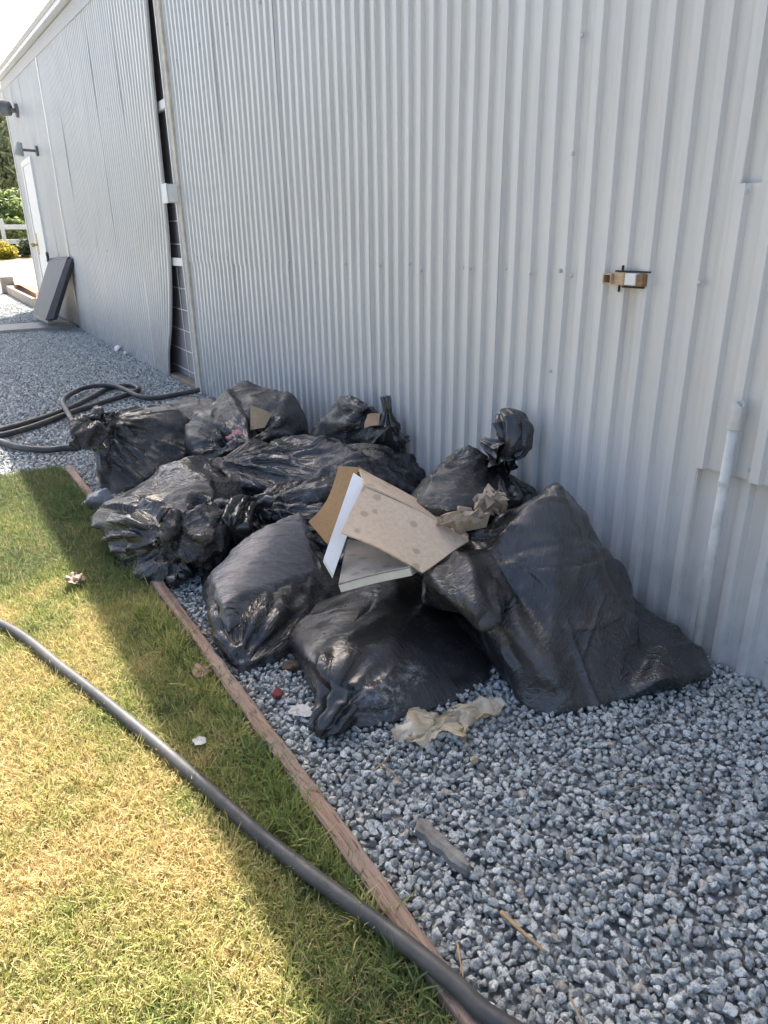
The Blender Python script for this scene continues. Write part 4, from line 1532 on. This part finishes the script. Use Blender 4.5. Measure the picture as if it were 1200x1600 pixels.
# ------------------------------------------------------------------ small litter on the ground
def sheet_scrap(name, pts, mat, label, cat, seed, amp=.02, n=26, freq=14, z0=.02, ragged=1.0):
    """a thin crumpled film with a ragged outline round the points"""
    r = np.random.default_rng(seed)
    P = np.array(pts); c = P.mean(0)
    ang = np.arctan2(P[:, 1] - c[1], P[:, 0] - c[0]); o = np.argsort(ang)
    ang, rad_ = ang[o], np.linalg.norm(P[o, :2] - c[:2], axis=1)
    ang2 = np.concatenate([ang - 2 * np.pi, ang, ang + 2 * np.pi]); rad2 = np.tile(rad_, 3)
    vs, fs = [c + (0, 0, z0)], []
    m = 72
    for i in range(1, n + 1):
        for k in range(m):
            a = -np.pi + 2 * np.pi * k / m
            w_ = value_noise(np.array([[math.cos(a) * 3, math.sin(a) * 3, seed * 1.7]]), seed)[0] * .30 + value_noise(np.array([[math.cos(a) * 9, math.sin(a) * 9, seed * 1.7]]), seed + 1)[0] * .16
            R = np.interp(a, ang2, rad2) * (1 + w_ * ragged)
            vs.append(c + np.array([math.cos(a) * R, math.sin(a) * R, 0]) * (i / n) + (0, 0, z0))
    V = np.array(vs)
    h = np.abs(value_noise(V * freq, seed)) * amp + np.abs(value_noise(V * freq * 2.3, seed + 1)) * amp * .6
    V[:, 2] += h
    V[:, 0] += value_noise(V * freq * 1.4, seed + 2) * amp * .6
    V[:, 1] += value_noise(V * freq * 1.4, seed + 3) * amp * .6
    for k in range(m):
        fs.append((0, 1 + k, 1 + (k + 1) % m))
    for i in range(n - 1):
        for k in range(m):
            a = 1 + i * m + k; b = 1 + i * m + (k + 1) % m
            fs.append((a, a + m, b + m, b))
    return tag(data_obj(name, V, fs, mat, None, True), label, cat)


def mat_film():
    N = Nodes('cloudy_plastic_film')
    p = N.pos()
    c = N.ramp(N.noise(16, 5, .6, p), [(.3, (.50, .38, .20)), (.7, (.62, .57, .46))])
    N.set(c, .35, Alpha=N.val(N.noise(22, 4, .6, p), .3, .7, .45, .9))
    N.bump(N.noise(60, 4, .6, p), .4, .006)
    return N.m


M_FILM = mat_film()
sheet_scrap('plastic_scrap', [at_z(615, 1160), at_z(640, 1140), at_z(690, 1124), at_z(760, 1112), at_z(780, 1125), at_z(745, 1150), at_z(700, 1172), at_z(650, 1170), at_z(605, 1172)], M_FILM,
            'torn yellowish clear plastic scrap on the gravel before the bulging bag', 'plastic scrap', 5, .034, 40, 20)
M_SCRAPW = simple('white_tissue', (.44, .44, .42), .8, .1, 30)
sheet_scrap('paper_scrap', [at_z(455, 1116), at_z(480, 1112), at_z(485, 1125), at_z(462, 1130)], M_SCRAPW, 'torn white paper scrap on the gravel beside the pinched bag corner', 'paper scrap', 6, .008, 8, 40, .016, .5)
sheet_scrap('paper_scrap', [at_z(302, 1175), at_z(324, 1174), at_z(322, 1179), at_z(305, 1179)], M_SCRAPW, 'small white paper scrap lying in the grass by the hose', 'paper scrap', 7, .003, 8, 60, .03, .35)
M_LEAF = simple('dead_leaf', (.20, .13, .08), .7, .3, 60, .2)
sheet_scrap('dead_leaf', [at_z(303, 1068), at_z(318, 1054), at_z(330, 1066), at_z(318, 1074)], M_LEAF, 'curled brown dead leaf in the grass beside the timber edging', 'leaf', 8, .012, 8, 40, .03)
M_LEAF2 = simple('tan_leaf', (.27, .21, .14), .7, .25, 60, .2)
sheet_scrap('dead_leaf', [at_z(108, 931), at_z(122, 914), at_z(136, 918), at_z(130, 925), at_z(118, 930)], M_LEAF2, 'pale tan dead leaf on the sunlit edge of the lawn', 'leaf', 9, .02, 8, 40, .03)
M_EARTH = simple('dark_soil', (.07, .05, .038), .95, .3, 60, .5)
crumple('soil_clod', [at_z(432, 1050), at_z(470, 1050), at_z(478, 1036), at_z(440, 1030), at_z(455, 1040, .03), at_z(448, 1046, .024)], M_EARTH, 'dark clod of soil on the gravel between two bags', 'soil clod', 71, size=.006, lumps=.006, creases=15, ch=.005)
# red cap
rc = empty('bottle_cap', at_z(433, 1086, .022))
tag(rc, 'small red bottle cap on the gravel between the bags and the edging', 'bottle cap')
bm = bmesh.new()
p = Vector(at_z(433, 1086, .016))
tl = Matrix.Translation(p) @ Matrix.Rotation(.5, 4, 'X')
add_tube(bm, [(0, 0, 0), (0, 0, .012), (0, 0, .0145)], [.0125, .0125, .010], 22)
bmesh.ops.transform(bm, matrix=tl, verts=bm.verts)
bm_obj('cap', bm, simple('red_plastic', (.17, .018, .025), .4, .25, 60), rc)
# rotten wood splinter and twigs
def mat_grey_wood():
    N = Nodes('grey_rotten_wood')
    p = N.pos()
    g = N.noise(1.0, 6, .7, N.scaled(p, (30, 30, 30)))
    N.set(N.ramp(g, [(.3, (.13, .12, .105)), (.7, (.31, .295, .265))]), .9)
    N.bump(g, .6, .006)
    return N.m


a0, a1 = at_z(655, 1285, .022), at_z(732, 1358, .020)
d = a1 - a0
sd = np.cross(d / np.linalg.norm(d), [0, 0, 1])
bm = bmesh.new()
rows = []
for i in range(15):
    t = i / 14
    c = a0 + d * t
    w = .017 * (1 - .25 * t) * (.75 + .35 * math.sin(t * 9 + 1) ** 2) * (1 if i not in (0, 14) else .5)
    rows.append([bm.verts.new(c + sd * w * q + np.array([0, 0, z])) for (q, z) in ((-1, -.012), (-.9, .004), (-.3, .010), (.4, .009), (.95, .002), (1, -.012))])
for a, b in zip(rows, rows[1:]):
    for k in range(5):
        bm.faces.new((a[k], a[k + 1], b[k + 1], b[k]))
bm.faces.new(rows[0]); bm.faces.new(rows[-1][::-1])
bmesh.ops.recalc_face_normals(bm, faces=bm.faces)
tag(bm_obj('wood_splinter', bm, mat_grey_wood()), 'grey rotten piece of wood half buried in the gravel', 'wood piece')
M_TWIG = simple('dry_twig', (.34, .23, .12), .8, .3, 40, .3)
for (pp, r_, lab) in (([(783, 1425), (815, 1455), (853, 1488)], .0042, 'thick brown twig lying on the gravel in the foreground'),
                      ([(715, 1475), (719, 1500), (724, 1527)], .0022, 'short straw standing out of the gravel beside the timber edging'),
                      ([(583, 1205), (600, 1190), (614, 1170)], .0018, 'thin straw under the torn plastic scrap'),
                      ([(590, 1192), (612, 1206), (625, 1221)], .0016, 'thin dry stem on the gravel below the torn plastic scrap'),
                      ([(960, 1238), (985, 1232), (1012, 1226)], .0015, 'pale straw on the gravel in front of the tall bag'),
                      ([(893, 1562), (902, 1582), (910, 1600)], .0018, 'straw on the gravel at the bottom edge of the photo')):
    bm = bmesh.new()
    q = [at_z(x, y, .022 + .006 * k) for k, (x, y) in enumerate(pp)]
    s = spline(q, 6)
    add_tube(bm, s, [r_ * (1 - .5 * i / len(s)) for i in range(len(s))], 7)
    tag(bm_obj('twig', bm, M_TWIG, None, True), lab, 'twig', 'twigs and straws on the gravel')
for (px, py, lab) in ((742, 1186, 'tan pebble lying on the grey gravel near the plastic scrap'), (338, 0, None)):
    if lab:
        o = bpy.data.objects.new('pebble', stones[3].data.copy()); C.objects.link(o)
        o.data.materials[0] = simple('tan_stone', (.40, .33, .22), .8, .2, 60, .3)
        o.location = at_z(px, py, .022); o.scale = (.024,) * 3
        tag(o, lab, 'pebble')
# lumps of foam at the foot of the far wall
for (px, py, s, lab) in ((186, 553, .10, 'larger white foam lump at the foot of the corrugated wall'), (198, 560, .06, 'smaller white foam lump at the foot of the corrugated wall')):
    c = at_x(px, py, WALL_X - .05)
    c[2] = .03
    crumple('foam_lump', [c + np.array(q) * s for q in ((-.3, -.6, -.3), (.1, -.6, .2), (-.3, .6, -.3), (.1, .6, .25), (-.35, 0, .15), (.3, 0, .3), (.3, .3, -.3))], M_FOAM, lab, 'foam', 80 + px, size=.012, creases=10, ch=.006)

# tall clumps beside the board
for i, (px, py, rx, ry) in enumerate(((345, 1085, .05, .13), (300, 1030, .06, .12), (430, 1210, .045, .12), (480, 1310, .05, .12), (395, 1150, .05, .10), (255, 985, .06, .14), (560, 1405, .03, .09), (620, 1500, .03, .12), (200, 880, .07, .22), (120, 790, .09, .25), (450, 1260, .06, .10))):
    c = at_z(px, py, .004)
    vs = [(c[0] + rx * math.cos(k * math.pi / 6), c[1] + ry * math.sin(k * math.pi / 6), .004) for k in range(12)]
    vs = [(min(x, board_x(y) - .012), y, z) for (x, y, z) in vs]
    scatter('grass_clump', vs, [tuple(range(12))], talls, .008, 3600, .65, 1.2, 40 + i, .35)

# ------------------------------------------------------------------ beyond the far corner
def leaf_mat(name, a, b):
    N = Nodes(name)
    oi = N.n('ShaderNodeObjectInfo').outputs['Random']
    p = N.pos()
    c = N.ramp(N.noise(3.0, 4, .6, p), [(.3, a), (.7, b)])
    N.set(c, .6)
    tr = N.n('ShaderNodeBsdfTranslucent'); N.l(c, tr.inputs[0])
    mx = N.n('ShaderNodeMixShader'); mx.inputs[0].default_value = .5
    N.l(N.b.outputs[0], mx.inputs[1]); N.l(tr.outputs[0], mx.inputs[2])
    N.l(mx.outputs[0], N.t.nodes['Material Output'].inputs[0])
    return N.m


def foliage(name, centre, radii, n, leaf, mat, parent, seed, clumps=26):
    r = np.random.default_rng(seed)
    cs = r.normal(size=(clumps, 3)); cs /= np.linalg.norm(cs, axis=1)[:, None]
    cs *= r.uniform(.35, .95, (clumps, 1))
    k = r.integers(clumps, size=n)
    P = cs[k] + r.normal(size=(n, 3)) * .17
    P = np.array(centre) + P * np.array(radii)
    a = r.normal(size=(n, 3)); a /= np.linalg.norm(a, axis=1)[:, None]
    b = np.cross(a, r.normal(size=(n, 3))); b /= np.linalg.norm(b, axis=1)[:, None]
    s = leaf * r.uniform(.6, 1.4, (n, 1))
    V = np.stack([P - a * s, P + b * s * .45, P + a * s, P - b * s * .45], 1).reshape(-1, 3)
    F = np.arange(n * 4).reshape(-1, 4)
    return data_obj(name, V, F, mat, parent)


def tree(label, base, h, radii, n, leaf, mat, seed, cat='tree', name='tree', group=None, trunk_r=.12):
    t = empty(name, base)
    tag(t, label, cat, group)
    r = np.random.default_rng(seed)
    bm = bmesh.new()
    b = np.array(base, float)
    top = b + (r.normal() * .15, 0, h)
    add_tube(bm, spline([b - (0, 0, .2), b + (.05, 0, h * .4), top], 6), np.linspace(trunk_r, trunk_r * .5, 13), 8)
    for k in range(5):
        s = b + (0, 0, h * (.45 + .1 * k))
        a = r.uniform(0, 6.28)
        add_tube(bm, [s, s + np.array([math.cos(a) * radii[0] * .4, math.sin(a) * radii[1] * .4, radii[2] * .3]), s + np.array([math.cos(a) * radii[0] * .7, math.sin(a) * radii[1] * .7, radii[2] * .7])], [trunk_r * .4, trunk_r * .25, trunk_r * .1], 6)
    bm_obj('trunk' if cat == 'tree' else 'stem', bm, M_BARK, t)
    foliage('crown' if cat == 'tree' else 'foliage', b + (0, 0, h + radii[2] * .35), radii, n, leaf, mat, t, seed)


M_BARK = simple('bark', (.14, .11, .085), .9, .3, 10, .4)
ML1 = leaf_mat('olive_leaves', (.26, .30, .17), (.38, .42, .26))
ML2 = leaf_mat('bright_leaves', (.17, .23, .09), (.28, .35, .14))
ML3 = leaf_mat('yellow_flowers', (.45, .34, .03), (.30, .30, .05))
ML4 = leaf_mat('dark_leaves', (.08, .10, .06), (.15, .17, .09))


def far(px, py, y):
    p = at_y(px, py, y)
    return p


gz = lambda x, y: terrain(x, y)
c = far(26, 275, 42); tree('tall olive green tree rising beyond the white fence', (c[0], 42, gz(0, 42)), 2.6, (1.9, 1.6, 2.6), 5200, .16, ML1, 5)
c = far(2, 290, 50); tree('grey green tree at the left edge beyond the fence', (c[0], 50, gz(0, 50)), 3.0, (2.4, 2.0, 2.6), 4200, .17, ML1, 6)
c = far(28, 330, 37); tree('bright leafy bush behind the white fence', (c[0], 36.5, gz(0, 36.5)), 1.0, (1.5, 1.0, 1.0), 3600, .11, ML2, 7, 'bush', 'bush', None, .05)
c = far(2, 335, 37); tree('lower bright bush behind the fence post', (c[0], 36.8, gz(0, 36.8)), .7, (1.0, .9, .9), 2400, .11, ML2, 8, 'bush', 'bush', None, .05)
c = far(22, 366, 34.5); tree('vine of bright leaves climbing the fence rails', (c[0], 33.6, gz(0, 33.6)), .35, (1.1, .35, .55), 2400, .09, ML2, 9, 'bush', 'bush', None, .04)
c = far(8, 390, 30.3); tree('yellow flowering bush below the white fence', (c[0], 30.2, gz(0, 30.2)), .12, (.45, .35, .3), 2200, .05, ML3, 10, 'bush', 'bush', None, .03)
c = far(39, 388, 30.6); tree('dark round bush beside the shed corner', (c[0], 30.6, gz(0, 30.6)), .12, (.32, .3, .34), 1800, .05, ML4, 11, 'bush', 'bush', None, .03)
fe = empty('white_fence', (2.0, 32, terrain(0, 32)))
tag(fe, 'white rail fence across the far end of the yard', 'fence')
zb = terrain(0, 32)
for zz in (1.05, 1.56):
    bm = bmesh.new(); add_box(bm, (-14, 31.98, zz - .08), (9, 32.03, zz + .08), .01)
    bm_obj('rail', bm, M_WHITE, fe)
for xx in (far(2, 350, 32)[0] - 5.2, far(2, 350, 32)[0] - 2.6, far(2, 350, 32)[0], far(2, 350, 32)[0] + 2.6, far(2, 350, 32)[0] + 5.2):
    bm = bmesh.new(); add_box(bm, (xx - .07, 31.9, zb - .2), (xx + .07, 31.978, 1.85), .01)
    bm_obj('post', bm, M_WHITE, fe)
# planter frame
pl = empty('planter_frame', (1.7, 16, 0))
tag(pl, 'low timber planter frame with red soil past the shed corner', 'planter')
q0, q1, q2, q3 = at_z(15, 446, .16), at_z(58, 466, .16), at_z(75, 452, .16), at_z(38, 446, .16)


def beam(a, b, w, h, mat, name, parent):
    a = np.array(a); b = np.array(b)
    d_ = b - a; d_[2] = 0
    s_ = np.array([-d_[1], d_[0], 0]) / np.linalg.norm(d_) * w * .5
    return slab(name, [a - s_, b - s_, b + s_, a + s_], h, mat, parent)


M_TIMB = simple('grey_timber', (.33, .29, .24), .85, .3, 8, .3)
beam(q0, q1, .16, .16, M_TIMB, 'timber', pl)
beam(q0 + (.1, .2, .0), q2 + (.1, .5, .0), .16, .16, M_TIMB, 'timber', pl)
beam(q1 + (.1, .1, .002), q2 + (.1, .1, .002), .16, .15, M_TIMB, 'timber', pl)
bm = bmesh.new(); c = Vector(q0); add_box(bm, (c.x - .16, c.y - .02, 0), (c.x + .10, c.y + .24, .34), .01)
bm_obj('post', bm, M_TIMB, pl)
slab('soil', [q0 + (.1, .1, -.03), q1 + (.0, .1, -.03), q2 + (0, .2, -.03), q2 + (-.5, .8, -.03)], .1, simple('red_soil', (.30, .13, .06), .95, .3, 6, .3), pl)
# house beyond
hx = far(-12, 322, 75)
hs = empty('house', (hx[0], 75, terrain(0, 75)))
tag(hs, 'low house with a brown pitched roof far beyond the fence', 'house')
zb = terrain(0, 75)
bm = bmesh.new(); add_box(bm, (hx[0] - 9, 75, zb - 1), (hx[0] + 1.0, 83, 4.0))
bm_obj('wall', bm, simple('pinkish_stucco', (.45, .36, .31), .85, .1, 4), hs)
v = [(hx[0] - 9.5, 74.5, 3.9), (hx[0] + 1.6, 74.5, 3.9), (hx[0] + 1.6, 83.5, 3.9), (hx[0] - 9.5, 83.5, 3.9), (hx[0] - 9.5, 79, 5.3), (hx[0] - 1.2, 79, 5.3)]
data_obj('roof', v, [(0, 1, 5, 4), (1, 2, 5), (2, 3, 4, 5), (3, 0, 4), (0, 3, 2, 1)], simple('brown_roof', (.20, .15, .12), .85, .2, 3), hs)
# hills on the horizon
hv, hf = [], []
for j, (yy, hh) in enumerate(((700, 0), (1000, 90), (1400, 205), (1800, 120))):
    for i in range(41):
        x = -1500 + i * 75
        hv.append((x, yy, -5 + hh * (.85 + .25 * math.sin(i * .55 + j) + .1 * math.sin(i * 1.7))))
hf = [(j * 41 + i, j * 41 + i + 1, (j + 1) * 41 + i + 1, (j + 1) * 41 + i) for j in range(3) for i in range(40)]
tag(data_obj('hills', hv, hf, simple('hill_scrub', (.16, .17, .13), .9, .2, .02), None, True), kind='structure')
